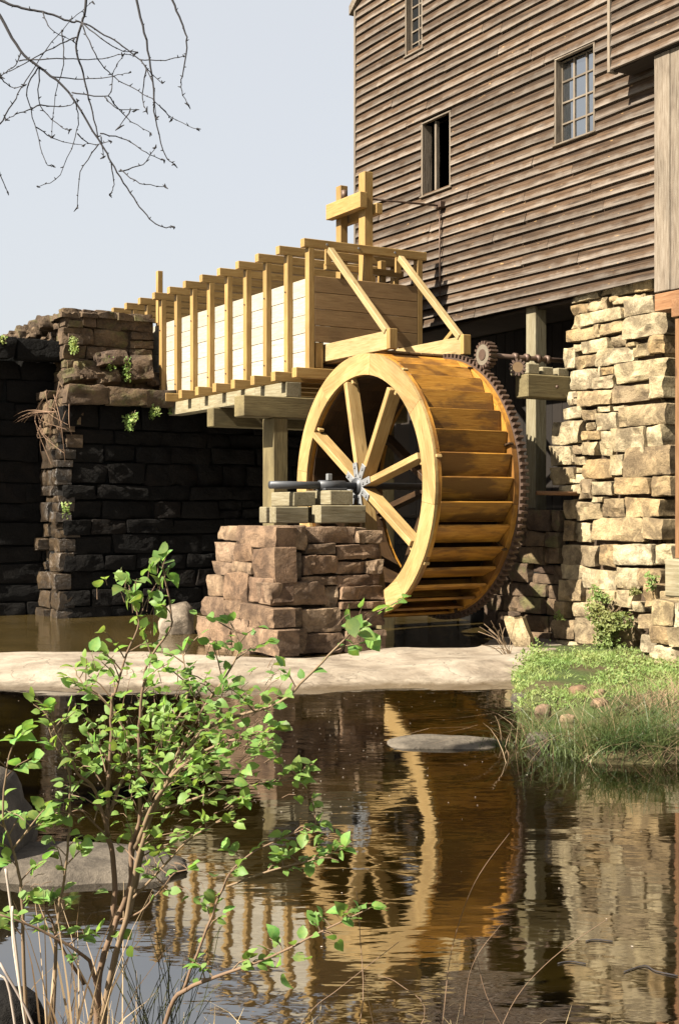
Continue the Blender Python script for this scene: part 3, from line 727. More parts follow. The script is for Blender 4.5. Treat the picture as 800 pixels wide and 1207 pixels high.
# ------------------------------------------------------------------ water wheel
WY, WZ, RO, RI = 15.5, 2.31, 1.82, 1.53
XF, XB = 9.43, 10.76
wh = thing('water_wheel', (10.1, WY, WZ - RO), 'large wooden overshot water wheel with eight spokes and bucket boards', 'water wheel')
def wp(r, a, x): return Vector((x, WY - r * math.cos(a), WZ + r * math.sin(a)))     # angle 0 = towards -Y (picture right)
def ring_seg(name, r0, r1, x0, x1, a0, a1, mat, n, parent, gap=.0012):
    """arc segment; mesh in local frame with local x along the tangent so grain runs round the rim"""
    am = (a0 + a1) / 2; c = wp((r0 + r1) / 2, am, (x0 + x1) / 2)
    rad = Vector((0, -math.cos(am), math.sin(am))); tan = Vector((0, math.sin(am), math.cos(am))); Mx = frame(c, tan, rad); Mi = Mx.inverted()
    V, Fc = [], []
    for i in range(n + 1):
        t = a0 + gap + (a1 - a0 - 2 * gap) * i / n
        for (r, x) in ((r0, x0), (r1, x0), (r1, x1), (r0, x1)): V.append(Mi @ wp(r, t, x))
    for i in range(n):
        o = i * 4
        for k in range(4): Fc.append((o + k, o + (k + 1) % 4, o + 4 + (k + 1) % 4, o + 4 + k))
    Fc += [(3, 2, 1, 0), (n * 4, n * 4 + 1, n * 4 + 2, n * 4 + 3)]
    me = mesh(name, V, Fc, mat); 
    bm = bmesh.new(); bm.from_mesh(me); bmesh.ops.recalc_face_normals(bm, faces=bm.faces); bm.to_mesh(me); bm.free()
    return obj(name, me, parent, Mx)
A0 = R(14)
for k in range(8):
    a = A0 + R(45) * k + R(22.5)
    ring_seg('felloe', RI, RO, XF, XF + .045, a, a + R(45), RIMWOOD, 10, wh)
    ring_seg('felloe', RI - .0, RO, XF + .047, XF + .10, a + R(22.5), a + R(67.5), BUCKET, 10, wh)
    ring_seg('felloe', RI, RO, XB - .08, XB, a, a + R(45), BUCKET, 10, wh)
NB = 36
for k in range(NB):
    a = 2 * math.pi * k / NB + .05
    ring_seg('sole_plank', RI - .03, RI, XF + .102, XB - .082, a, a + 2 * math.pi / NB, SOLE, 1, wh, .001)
    # overshot bucket board: outer lip leads upward on the falling side
    p0 = wp(RI + .14, a - 2 * math.pi / NB * .93, (XF + XB) / 2); p1 = wp(RO - .006, a, (XF + XB) / 2)
    dv = p1 - p0; L = dv.length
    o = obj('bucket_board', beam_mesh(XB - XF - .19, L, .035, BUCKET, .004), wh, frame((p0 + p1) / 2, (1, 0, 0), Vector((1, 0, 0)).cross(dv)))
for k in range(NB):
    a = 2 * math.pi * (k - .93) / NB + .05
    p0 = wp(RI + .004, a, (XF + XB) / 2); p1 = wp(RI + .15, a, (XF + XB) / 2); dv = p1 - p0
    obj('riser_board', beam_mesh(XB - XF - .19, dv.length, .03, BUCKET, .004), wh, frame((p0 + p1) / 2, (1, 0, 0), Vector((1, 0, 0)).cross(dv)))
for side, x0, x1, tx0, tx1 in (('f', XF - .03, XF + .17, XF - .045, XF - .002), ('b', XB - .17, XB + .0, XB + .002, XB + .03)):
    for k in range(8):
        a = A0 + R(45) * k; xc = (x0 + x1) / 2
        rad = Vector((0, -math.cos(a), math.sin(a)))
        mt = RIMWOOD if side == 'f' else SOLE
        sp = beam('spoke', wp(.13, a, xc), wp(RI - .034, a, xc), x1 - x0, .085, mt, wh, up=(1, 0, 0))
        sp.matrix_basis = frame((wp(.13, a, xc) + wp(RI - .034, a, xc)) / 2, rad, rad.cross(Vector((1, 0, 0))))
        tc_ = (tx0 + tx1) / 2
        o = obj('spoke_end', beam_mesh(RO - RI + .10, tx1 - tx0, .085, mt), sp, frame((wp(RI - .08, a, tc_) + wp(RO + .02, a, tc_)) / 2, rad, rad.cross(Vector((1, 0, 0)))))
        if side == 'f': bolts(sp, [wp(r, a, tx0) for r in (RI + .06, RI + .16)], (-1, 0, 0), .024)
# hub flange with eight bolted fingers
hub = tube('hub', [(XF - .075, WY, WZ), (XF + .2, WY, WZ)], .11, SHAFT, wh, 20)
for k in range(8):
    a = A0 + R(45) * k; rad = Vector((0, -math.cos(a), math.sin(a)))
    obj('hub_finger', beam_mesh(.26, .018, .10, STEEL, .008), hub, frame(wp(.2, a, XF - .042), rad, rad.cross(Vector((1, 0, 0)))))
    bolts(hub, [wp(.16, a, XF - .05), wp(.27, a, XF - .05)], (-1, 0, 0), .028)
tube('hub', [(XB - .2, WY, WZ), (XB + .1, WY, WZ)], .13, IRON, wh, 16)
tube('axle', [(8.03, WY, WZ), (8.85, WY, WZ), (8.852, WY, WZ), (12.3, WY, WZ)], [.052, .052, .048, .048], SHAFT, wh, 18)
# iron ring gear on the mill side
gear = obj('ring_gear', mesh('g', [], []), wh)
bm = bmesh.new(); n = 96
ring = []
for i in range(n):
    a = 2 * math.pi * i / n
    ring.append([bm.verts.new(wp(r, a, x)) for r, x in ((1.74, XB + .004), (1.842, XB + .004), (1.842, XB + .095), (1.74, XB + .095))])
for i in range(n):
    j = (i + 1) % n
    for k in range(4): bm.faces.new((ring[i][k], ring[i][(k + 1) % 4], ring[j][(k + 1) % 4], ring[j][k]))
bmesh.ops.recalc_face_normals(bm, faces=bm.faces); me = bpy.data.meshes.new('ring_gear'); bm.to_mesh(me); bm.free(); me.materials.append(IRON); gear.data = me
def tooth_mesh(h, b, t, L):
    V = [(-L / 2, -b / 2, 0), (L / 2, -b / 2, 0), (L / 2, b / 2, 0), (-L / 2, b / 2, 0), (-L / 2, -t / 2, h), (L / 2, -t / 2, h), (L / 2, t / 2, h), (-L / 2, t / 2, h)]
    return mesh('tooth', V, [(3, 2, 1, 0), (4, 5, 6, 7), (0, 1, 5, 4), (1, 2, 6, 5), (2, 3, 7, 6), (3, 0, 4, 7)], IRON)
tm = tooth_mesh(.058, .046, .032, .105); NT = 128
for i in range(NT):
    a = 2 * math.pi * i / NT; rad = Vector((0, -math.cos(a), math.sin(a)))
    obj('tooth', tm, gear, frame(wp(1.838, a, XB + .055), (1, 0, 0), rad))
# pinion shaft
pc = Vector((XB + .09, 14.52, 4.10))
ps = thing('pinion_shaft', (11.4, 14.5, 3.97), 'rusty toothed pinion on an iron shaft meshing with the wheel', 'gear')
def small_gear(c, r, nteeth, thick, ax, parent, mat):
    axv = Vector(ax).normalized(); g = tube('gear', [c - axv * thick / 2, c + axv * thick / 2], r, mat, parent, 28, False)
    t2 = tooth_mesh(.05, .038, .026, thick); a1 = axv.orthogonal().normalized(); b1 = axv.cross(a1)
    for i in range(nteeth):
        an = 2 * math.pi * i / nteeth; rd = a1 * math.cos(an) + b1 * math.sin(an)
        obj('tooth', t2, g, frame(c + rd * (r - .005), axv, rd))
    return g
small_gear(pc, .145, 18, .13, (1, 0, 0), ps, plain('dull_pinion_iron', (.13, .11, .08), .6, .3, .003))
V, Fc = tube_data([pc + Vector((-.075, 0, 0)), pc + Vector((-.04, 0, 0))], [.075, .09], 16); obj('pinion_boss', mesh('boss', V, Fc, IRON), ps)
tube('shaft', [pc, (12.6, 14.52, 4.10)], .035, IRON, ps, 10)
for x in (11.35, 11.55, 11.75, 11.92): tube('collar', [(x - .03, 14.52, 4.1), (x + .03, 14.52, 4.1)], .06, IRON, ps, 10)
small_gear(Vector((11.27, 14.36, 3.94)), .075, 12, .06, (.6, .8, 0), ps, plain('oiled_pinion_iron', (.12, .075, .035), .5, .2, .003))
gb = thing('gear_beam', (11.8, 14.3, 3.5), 'pale olive bearing beam with blocks holding the pinion shaft', 'beam')
box('beam', 11.3, 12.7, 14.18, 14.46, 3.52, 3.84, TRESTLE, gb, 'x', .015)
for x in (11.34, 11.62, 11.9): box('block', x, x + .2, 14.22 + .04 * (x > 11.5), 14.62, 3.843, 3.96 + .03 * (x < 11.5), OLDTIMB, gb, 'y', .012)
tube('beam_bolt', [(11.8, 14.17, 3.68), (11.8, 14.15, 3.68)], .025, IRON, gb, 8)
pa = PX(632, 581, 11.2); 
pipe = tag(tube('iron_pipe', [pa, PX(682, 582, 11.88) + Vector((.1, 0, 0))], .028, ORTIMB, None, 10), 'thin rusty rod sticking out of the foundation beside the wheel', 'rod')
# timbers carrying the outboard bearing
zt = 1.80
def tmb(name, x0, x1, y0, y1, z0, z1, ax, label):
    o = box(name, x0, x1, y0, y1, z0, z1, OLDTIMB, None, ax, .012); return tag(o, label, 'timber', 'timbers stacked on the pier')
tmb('bearing_timber', 8.02, 8.52, 15.32, 15.5, zt, zt + .22, 'x', 'short timber block laid on the pier under the axle end')
tmb('bearing_timber', 8.62, 9.33, 15.18, 15.42, zt, zt + .24, 'x', 'lower timber on the pier beside the wheel rim')
tmb('bearing_timber', 8.78, 9.14, 15.2, 15.9, zt + .245, zt + .44, 'y', 'upper timber block under the bearing next to the hub')
tmb('bearing_timber', 8.36, 8.7, 15.45, 16.1, zt + .225, zt + .42, 'y', 'upper timber block under the bare axle shaft')
tmb('bearing_timber', 8.1, 9.3, 15.75, 15.95, zt, zt + .22, 'x', 'rear timber on the pier hidden behind the bearing blocks')
brg = thing('axle_bearing', (8.9, 15.5, zt + .44), 'grey steel bearing clamped round the wheel axle', 'bearing')
tube('housing', [(8.78, WY, WZ), (9.18, WY, WZ)], .07, SHAFT, brg, 16); box('foot', 8.8, 9.15, WY - .13, WY + .13, zt + .442, zt + .475, SHAFT, brg)
box('lug', 8.9, 8.97, WY - .03, WY + .03, WZ + .07, WZ + .16, STEEL, brg, 'z')
#__PART2__
# ------------------------------------------------------------------ rocks
def boulder(name, c, size, seed, mat, label, cat='rock', rotz=0.0, group=None, rough=.16, flat=None, sub=3):
    bm = bmesh.new(); bmesh.ops.create_icosphere(bm, subdivisions=sub, radius=1.0)
    for v in bm.verts:
        p = v.co.copy(); k = 1 + rough * 1.6 * vnoise(p.x * 1.1 + seed, p.y * 1.1, p.z * 1.1 + seed) + rough * .6 * vnoise(p.x * 3 + seed, p.y * 3, p.z * 3)
        # squared-off lobes instead of a ball
        mx = max(abs(p.x), abs(p.y), abs(p.z)); p = p * (k * (.72 + .28 / max(mx, .6) * .8))
        if flat is not None: p.z = min(p.z, flat + .05 * vnoise(p.x * 2, p.y * 2, seed))
        v.co = Vector((p.x * size[0], p.y * size[1], p.z * size[2]))
    me = bpy.data.meshes.new(name); bm.to_mesh(me); bm.free(); me.materials.append(mat)
    me.polygons.foreach_set('use_smooth', [True] * len(me.polygons))
    return tag(obj(name, me, None, Matrix.Translation(c) @ Matrix.Rotation(rotz, 4, 'Z')), label, cat, group)
c = PZ(209, 746, .1); boulder('boulder', c + Vector((0, 0, .10)), (.30, .34, .36), 1.3, LEDGE, 'grey boulder standing in the muddy pool beside the axle pier', 'boulder', -TH)
c = PZ(-35, 1030, 0); boulder('boulder', c + Vector((-.22, .25, .08)), (.50, .85, .56), 5.2, GREYROCK, 'big rounded grey boulder at the pond edge behind the leafy bush', 'boulder', -TH - .35, sub=4, rough=.12)
c = PZ(95, 1030, 0); boulder('flat_rock', c + Vector((0, .15, -.02)), (.66, .34, .115), 8.7, GREYROCK, 'low flat grey rock in the pond behind the bush stems', 'rock', -TH - .1, sub=4)
c = PZ(530, 879, 0); boulder('rock_slab', c + Vector((0, .1, -.035)), (.56, .30, .10), 3.3, GREYROCK, 'thin grey slab just breaking the pond surface beside the sedge', 'rock', -TH, sub=4, rough=.1)
ls = put_stone(None, PD(611, 752, 17.2), (.55, -.8, .38), (-.75, -.5, .10), .24, .58, .2, PIERSTONE, 2.2, 'leaning_stone'); tag(ls, 'angular pale stone leaning at the foot of the foundation by the wheel', 'rock')
c = PD(8, 1215, 4.3); boulder('rock', c, (.12, .14, .16), 2.2, DAMSTONE, 'small dark rock on the bank among the straw', 'rock')
for i, (px, py, s, lb) in enumerate([(682, 822, .14, 'rounded buff stone on the bank in the weeds'), (706, 822, .08, 'small orange pebble on the bank beside a rounded stone'), (640, 826, .13, 'reddish stone at the weedy tip of the bank'),
        (612, 815, .12, 'brown stone under the weeds where the ledge meets the bank'), (668, 835, .10, 'small brown stone at the waterline below the weeds'), (706, 833, .11, 'tan stone half sunk at the water margin'),
        (636, 862, .18, 'pale grey stone among the sedge tufts'), (790, 866, .2, 'flat grey stone behind the arching sedge'), (738, 845, .15, 'brown rock under dry grass on the bank')]):
    s *= .7; p = PZ(px, py, .12); p.z = max(gz(p), 0) + s * .25
    boulder('bank_stone', p, (s, s * 1.1, s * .7), 20 + i * 3.1, (REDSTONE, REDSTONE, REDSTONE, GREYROCK)[i % 4] if i not in (6, 7) else GREYROCK, lb, 'stone', i, 'stones on the grassy bank')

# ------------------------------------------------------------------ grass, weeds
def blades(name, roots, hs, widths, lean, mat, seg=3, droop=.5, seed=1, parent=None, dirs=None):
    g = np.random.default_rng(seed); n = len(roots); roots = np.array(roots)
    az = g.uniform(0, 2 * np.pi, n) if dirs is None else np.array(dirs) + g.normal(0, .6, n)
    ln = np.abs(g.normal(lean, lean * .5, n)); hs = np.array(hs); widths = np.array(widths)
    V = np.zeros((n, (seg + 1) * 2, 3)); fa = g.uniform(0, np.pi, n); side = np.stack([np.cos(fa), np.sin(fa), fa * 0], 1)
    for k in range(seg + 1):
        t = k / seg; out = ln * hs * (t + droop * t * t); up = hs * (t - .35 * droop * ln * t * t * t * 1.5)
        c = roots + np.stack([np.cos(az) * out, np.sin(az) * out, up], 1)
        wv = widths * (1 - t) ** .7 * .5 + .0004
        V[:, 2 * k] = c - side * wv[:, None]; V[:, 2 * k + 1] = c + side * wv[:, None]
    b = (np.arange(n) * (seg + 1) * 2)[:, None]
    Fc = np.concatenate([b + np.array([[2 * k, 2 * k + 1, 2 * k + 3, 2 * k + 2]]) for k in range(seg)], 0)
    return obj(name, mesh(name, V.reshape(-1, 3).tolist(), Fc.tolist(), mat), parent)
def leaflets(name, pts, sizes, mat, seed=1, parent=None, upw=.5):
    g = np.random.default_rng(seed); n = len(pts); P = np.array([tuple(p) for p in pts]); s = np.array(sizes)[:, None]
    nrm = g.normal(0, 1, (n, 3)) * .7 + np.array([[tosun.x * .6, tosun.y * .6, upw]]); nrm /= np.linalg.norm(nrm, axis=1)[:, None]
    a = np.cross(nrm, g.normal(0, 1, (n, 3))); a /= np.linalg.norm(a, axis=1)[:, None] + 1e-9; b = np.cross(nrm, a)
    V = np.stack([P - a * s * .5, P + b * s * .3 - a * s * .1 + nrm * s * .06, P + a * s * .55 - nrm * s * .1, P - b * s * .3 - a * s * .1 + nrm * s * .06], 1)
    i = (np.arange(n) * 4)[:, None]; Fc = np.concatenate([i + np.array([[0, 1, 2]]), i + np.array([[0, 2, 3]])], 0)
    return obj(name, mesh(name, V.reshape(-1, 3).tolist(), Fc.tolist(), mat), parent)
g = np.random.default_rng(5)
def bank_pts(n, d0, d1, la_hi=8.5, margin=.05, thin=-.36):
    d = g.uniform(d0, d1, n); lo = bank_left(d) + margin; lt = lo + (la_hi - lo) * g.uniform(0, 1, n) ** 1.2
    zz = ground_z(lt[None, :], d[None, :])[0]; ok = (zz > -.03) & (nz(lt[None, :], d[None, :], 1.6, 2.2)[0] + .35 * nz(lt[None, :], d[None, :], 5, 4.2)[0] > thin)
    return np.stack([ct * lt + st * d, -st * lt + ct * d, zz], 1)[ok]
p = bank_pts(22000, 12.5, 16.6, thin=-.20); n = len(p)
tag(blades('grass', p, g.uniform(.02, .085, n) * (1 + 1.6 * np.maximum(0, nz(p[None, :, 0], p[None, :, 1], 2.1, 7)[0])), g.uniform(.005, .011, n), .7, WEED, 2, .5, 3), 'short bright grass on the bank at the foot of the foundation', 'grass', kind='stuff')
p = bank_pts(15000, 12.6, 16.6, margin=.0, thin=.06); n = len(p); p[:, 2] += g.uniform(.02, .30, n) * (.5 + .5 * np.sin(p[:, 0] * 5) * np.sin(p[:, 1] * 4))
tag(leaflets('weeds', p, g.uniform(.02, .05, n), WEED, 4), 'bright leafy weeds spreading over the sunlit bank', 'weeds', kind='stuff')
def clump_pts(clumps):
    out = []
    for (la_, d, r, k) in clumps:
        for _ in range(k):
            l2, d2 = la_ + g.normal(0, r), d + g.normal(0, r * .8); out.append((ct * l2 + st * d2, -st * l2 + ct * d2, max(0.0, gz(LD(l2, d2)) - .02)))
    return np.array(out)
cl = [(1.62, 10.95, .07, 90), (1.85, 10.6, .10, 170), (2.1, 10.4, .12, 340), (2.4, 10.35, .13, 360), (2.7, 10.45, .14, 320), (2.2, 10.8, .16, 200), (2.95, 10.7, .16, 160), (2.6, 11.2, .2, 130), (1.75, 11.5, .07, 60)]
p = clump_pts(cl); n = len(p)
tag(blades('sedge', p, g.uniform(.14, .48, n), g.uniform(.004, .009, n), .5, SEDGE, 4, 1.1, 6), 'dark green arching sedge overhanging the pond from the bank', 'sedge', kind='stuff')
p = clump_pts([(2.9, 12.3, .22, 160), (3.3, 12.6, .2, 120), (2.6, 10.4, .3, 60), (2.1, 10.4, .25, 30), (2.8, 10.7, .2, 110), (2.4, 10.7, .3, 40), (2.9, 11.6, .25, 140), (1.7, 11.0, .2, 60)]); n = len(p)
tag(blades('dry_grass', p, g.uniform(.15, .42, n), g.uniform(.004, .008, n), .7, STRAW, 4, 1.2, 7), 'dry straw coloured grass mixed into the sedge clump', 'grass', kind='stuff')
l2 = g.uniform(1.1, 1.85, 500); d2 = 10.95 + g.normal(0, .07, 500) + (1.7 - l2) * .1
p = np.stack([ct * l2 + st * d2, -st * l2 + ct * d2, np.full(500, -.01)], 1)
tag(blades('water_grass', p, g.uniform(.03, .10, 500), g.uniform(.005, .009, 500), .5, SEDGE, 2, .5, 8), 'short green fringe of grass along the rock slab', 'grass', kind='stuff')

def weed_plant(px, py, plane, rx, rz, n, label, cat='plant', size=(.03, .06), hang=0.0, name='weed_plant', depth=.12):
    c = plane(px, py); t = thing(name, c, label, cat); P = []
    V, Fc = [], []
    for s in range(max(4, n // 30)):
        tip = c + Vector((rnd.uniform(-.5, .1) * depth, rnd.uniform(-1, 1) * rx, rnd.uniform(-hang, 1) * rz))
        b0 = c + Vector((0, rnd.uniform(-.5, .5) * rx, -rz * .3)); tube_data(spline([b0, (b0 + tip) / 2 + Vector((-.03, 0, .03)), tip], 3), .004, 4, V, Fc)
    obj('stem', mesh('stem', V, Fc, PALESTEM), t)
    for _ in range(n):
        a = rnd.uniform(0, 6.283); k = math.sqrt(rnd.random()) * (.75 + .35 * math.sin(a * 3 + px))
        P.append(c + Vector((-rnd.random() * depth, math.cos(a) * k * rx, math.sin(a) * k * rz)))
    tag(leaflets('foliage', P, [rnd.uniform(*size) for _ in P], WEED, px, t), kind='stuff')
onX = lambda X: (lambda a, b: PX(a, b, X)); onY = lambda Y: (lambda a, b: PY(a, b, Y))
weed_plant(722, 735, onX(11.58), .42, .30, 1300, 'leafy green creeper growing over the lower foundation stones', 'creeper', (.035, .075), name='creeper', depth=.18)
weed_plant(708, 704, onX(11.66), .22, .16, 300, 'upper sprig of creeper on the foundation above the main patch', 'creeper', name='creeper')
weed_plant(772, 684, onX(11.5), .10, .12, 120, 'small green tuft on the foundation beside the porch post block', 'plant')
weed_plant(752, 697, onX(11.62), .08, .07, 70, 'tiny green tuft between foundation stones', 'plant')
weed_plant(663, 726, onX(11.66), .08, .08, 60, 'tiny weed in a joint near the shaded foundation edge', 'plant')
weed_plant(157, 496, onY(21.9), .30, .18, 260, 'bright weed tuft hanging from the abutment lip', 'plant', (.04, .08))
weed_plant(186, 484, onY(21.9), .18, .20, 170, 'bushy green weed on the abutment ledge below the flume ribs', 'plant', (.04, .08))
weed_plant(207, 478, onY(22.0), .14, .18, 120, 'slim green weed rooted under the flume sill', 'plant', (.04, .07))
weed_plant(90, 408, onY(22.7), .24, .18, 220, 'yellow green weeds sprouting on the parapet shoulder', 'plant', (.04, .08))
weed_plant(134, 430, onY(22.6), .2, .14, 140, 'wispy weed on the abutment top in front of the parapet', 'plant', (.03, .06))
weed_plant(153, 437, onY(22.5), .16, .24, 140, 'tall wispy weed beside the big orange parapet stone', 'plant', (.03, .06))
weed_plant(82, 600, onX(7.3), .10, .16, 60, 'small green sprig clinging to the wet dam corner', 'plant', (.04, .07))
weed_plant(6, 402, onY(23.0), .25, .12, 120, 'low green weeds on the dam crest', 'plant', (.04, .07))
# dry roots trailing off the abutment corner
rt = thing('dry_roots', PX(60, 500, 7.3), 'tangle of dry pale roots trailing from the abutment corner', 'roots')
V, Fc = [], []
for i in range(15):
    a = PX(rnd.uniform(52, 82), rnd.uniform(455, 490), 7.25); b = PX(rnd.uniform(50, 86), rnd.uniform(500, 560), 7.2); mid = (a + b) / 2 + Vector((-.12, rnd.uniform(-.5, .5), rnd.uniform(-.25, .25)))
    tube_data(spline([a, mid, b], 4), [.007] * 4 + [.005] * 4 + [.003], 4, V, Fc)
for i in range(6):
    a = PX(66, 486, 7.2); b = PX(rnd.uniform(5, 30), rnd.uniform(490, 502), 6.9); tube_data(spline([a, (a + b) / 2 + Vector((-.1, 0, rnd.uniform(0, .1))), b], 4), [.009] * 4 + [.005] * 5, 4, V, Fc)
tag(obj('root_strands', mesh('root_strands', V, Fc, ROOT), rt), kind='stuff')
# twigs at the wheel foot
tw = thing('dry_brush', PD(590, 765, 16.9), 'bare dry brush sprouting at the end of the ledge by the wheel', 'twigs')
V, Fc = [], []
for i in range(14):
    a = PD(600 + rnd.uniform(-6, 8), 778, 16.6); b = PD(rnd.uniform(562, 612), rnd.uniform(728, 765), 16.6 + rnd.uniform(-.3, .3)); tube_data(spline([a, (a + b) / 2 + Vector((rnd.uniform(-.1, .1), 0, .06)), b], 3), .005, 4, V, Fc)
tag(obj('twigs', mesh('twigs', V, Fc, PALESTEM), tw), kind='stuff')

# ------------------------------------------------------------------ foreground bush
bush = thing('leafy_bush', PD(125, 1275, 4.3), 'leafy green sapling bush with many brown stems in front of the pond', 'bush')
def leaf_mesh(seed):
    q = random.Random(seed); prof = [(0, 0), (.01, .14), (.06, .27), (.15, .37), (.27, .43), (.40, .44), (.53, .40), (.66, .33), (.78, .23), (.89, .12), (1, .0)]
    V, Fc = [], []; dr = q.uniform(-.05, .55); fo = q.uniform(.0, .5); tw_ = q.uniform(-.5, .5)
    for i, (x, wd) in enumerate(prof):
        s = 1 + (.04 if i % 2 else -.04) + q.uniform(-.03, .03); back = -.09 if i in (1, 2) else 0
        zz = -dr * x * x
        for sd in (-1, 0, 1):
            ww = wd * s * sd; V.append((x + (back if sd else 0), ww, zz + fo * abs(ww) + tw_ * x * ww))
    for i in range(len(prof) - 1):
        o = i * 3; Fc += [(o, o + 3, o + 4, o + 1), (o + 1, o + 4, o + 5, o + 2)]
    V += [(-.35, -.012, .05), (-.35, .012, .05), (.02, .012, 0), (.02, -.012, 0)]; k = len(V); Fc.append((k - 4, k - 3, k - 2, k - 1))
    return V, Fc
LM = [leaf_mesh(i) for i in range(12)]
LME = [mesh('leaf', v, f, LEAF, True) for v, f in LM]
leaves = []
def add_leaf(p, dirv, s):
    nrm = Vector((0, 0, 1)) * .75 + tosun * .45 + Vector((rnd.gauss(0, .45), rnd.gauss(0, .45), rnd.gauss(0, .3)))
    dv = Vector(dirv) + Vector((rnd.gauss(0, .4), rnd.gauss(0, .4), rnd.gauss(-.1, .3)))
    Mx = frame(Vector(p) + dv.normalized() * s * .3, dv, nrm) @ Matrix.Scale(s, 4); leaves.append((s, Mx, rnd.randrange(12)))
fwd = Vector((st, ct, 0)); rgt = Vector((ct, -st, 0))
def stem(pp, d0, d1, r0, r1, mat=BARK, t0=.35, dens=1.0, twig=.16, leaf=(.020, .046), sub=4, wob=.006, parent=bush, nm='stem'):
    P = []
    for i, (x, y) in enumerate(pp): P.append(PD(x, y, d0 + (d1 - d0) * i / max(1, len(pp) - 1)))
    P = spline(P, sub); P = [p + Vector((vnoise(p.z * 9, i, 1), vnoise(p.z * 9, i, 5), 0)) * wob for i, p in enumerate(P)]
    n = len(P); rad = [r0 + (r1 - r0) * (i / (n - 1)) ** .8 for i in range(n)]
    tube(nm, P, rad, mat, parent, 6)
    if dens <= 0: return
    L = [0.0]
    for a, b in zip(P[:-1], P[1:]): L.append(L[-1] + (b - a).length)
    s = L[-1] * t0
    V, Fc = [], []
    while s < L[-1]:
        i = max(k for k in range(n) if L[k] <= s + 1e-9); i = min(i, n - 2); t = (s - L[i]) / max(1e-6, L[i + 1] - L[i]); p = P[i].lerp(P[i + 1], t); tg = (P[i + 1] - P[i]).normalized()
        s += rnd.uniform(.022, .058) / dens
        out = (rgt * rnd.choice((-1, 1)) * rnd.uniform(.4, 1) + fwd * rnd.uniform(-.8, .8) + Vector((0, 0, rnd.uniform(-.1, .7))) + tg * .5).normalized()
        if rnd.random() < .6:
            ln = rnd.uniform(.35, 1.0) * twig; e = p + out * ln + Vector((0, 0, -.1 * ln)); tube_data([p, p.lerp(e, .5) + Vector((0, 0, .01)), e], [.0026, .002, .0013], 4, V, Fc)
            for k in range(rnd.randint(2, 5)): 
                f = .35 + .65 * (k + 1) / 5; add_leaf(p.lerp(e, f), out * .7 + rgt * rnd.uniform(-.8, .8), rnd.uniform(*leaf) * (1 - .25 * rnd.random()))
            add_leaf(e, out, rnd.uniform(*leaf))
        else: add_leaf(p, out, rnd.uniform(*leaf) * .9)
    for k in range(3): add_leaf(P[-1], (P[-1] - P[-2]).normalized() + rgt * rnd.uniform(-1, 1), leaf[1] * rnd.uniform(.7, 1.05))
    if V: tag(obj('twigs', mesh('twigs', V, Fc, PALESTEM if rnd.random() < .5 else BARK), parent), kind='stuff')
RT = (120, 1290)
stem([RT, (116, 1207), (115, 1170), (121, 1132), (135, 1091), (148, 1060), (155, 1033), (154, 1000), (159, 985), (165, 960), (164, 900), (164, 857), (169, 805), (175, 780), (199, 744), (202, 720), (191, 664)], 4.3, 4.15, .014, .0026, BARK, .58, .95, .13)
stem([RT, (122, 1200), (137, 1124), (150, 1080), (162, 1018), (176, 968), (192, 930), (217, 891), (240, 862), (277, 845), (329, 828), (362, 798), (395, 765), (418, 742)], 4.3, 4.0, .012, .0026, PALESTEM, .42, 1.35, .20)
stem([RT, (124, 1195), (140, 1118), (153, 1075), (163, 1030), (172, 985), (186, 938), (205, 897), (224, 862), (248, 822), (268, 795), (282, 762), (272, 735)], 4.3, 4.25, .011, .0025, PALESTEM, .45, 1.35, .17)
stem([(155, 1010), (165, 975), (183, 925), (196, 880), (212, 845), (222, 810), (215, 770)], 4.28, 4.5, .009, .0022, PALESTEM, .25, 1.3, .16)
stem([(160, 1000), (180, 950), (212, 905), (252, 880), (290, 868), (322, 862)], 4.22, 3.9, .009, .0022, PALESTEM, .25, 1.3, .15)
stem([(133, 1100), (135, 1047), (132, 1000), (126, 982), (128, 930), (130, 902), (132, 850), (132, 820), (136, 816), (150, 769), (164, 733), (152, 690)], 4.3, 4.2, .011, .0024, BARK, .35, 1.25, .17)
stem([(128, 985), (118, 950), (108, 925), (92, 912), (80, 885), (66, 862), (62, 838)], 4.27, 4.05, .007, .002, BARK, .2, 1.2, .14)
stem([(127, 965), (140, 930), (150, 900), (148, 862), (118, 820), (98, 806), (88, 788)], 4.27, 4.4, .007, .002, PALESTEM, .25, 1.3, .16)
stem([(60, 1300), (66, 1120), (72, 1060), (77, 1029), (82, 974), (82, 911), (66, 880), (58, 858)], 4.25, 4.15, .007, .002, PALESTEM, .45, 1.0, .12)
stem([(35, 1300), (28, 1100), (25, 1040), (14, 996), (4, 960), (10, 900), (18, 872)], 4.2, 4.1, .007, .0022, PALESTEM, .45, .8, .13, (.035, .06))
stem([(16, 1000), (35, 975), (52, 955)], 4.15, 4.1, .004, .002, PALESTEM, .3, 1.3, .1, (.035, .055))
stem([(118, 1190), (108, 1140), (90, 1120), (45, 1095), (0, 1078)], 4.3, 4.1, .008, .003, BARK, .4, .5, .10)
stem([(100, 1160), (70, 1110), (58, 1080), (46, 1062)], 4.3, 4.2, .006, .002, BARK, .4, .9, .10)
stem([(170, 1300), (200, 1190), (221, 1166), (245, 1155), (290, 1139), (335, 1121), (386, 1094), (437, 1070)], 4.25, 4.0, .010, .0018, BARK, .42, .85, .08)
stem([(215, 1170), (239, 1109), (260, 1055), (272, 1028), (299, 1004), (340, 985), (374, 971)], 4.22, 4.1, .006, .0015, BARK, .15, .9, .10)
stem([(268, 1045), (320, 1026), (368, 1014), (404, 1000)], 4.2, 4.05, .004, .0015, PALESTEM, .35, 1.5, .08)
stem([(166, 958), (210, 948), (262, 930), (300, 925), (344, 918), (352, 912)], 4.24, 4.0, .006, .0016, PALESTEM, .3, 1.1, .11)
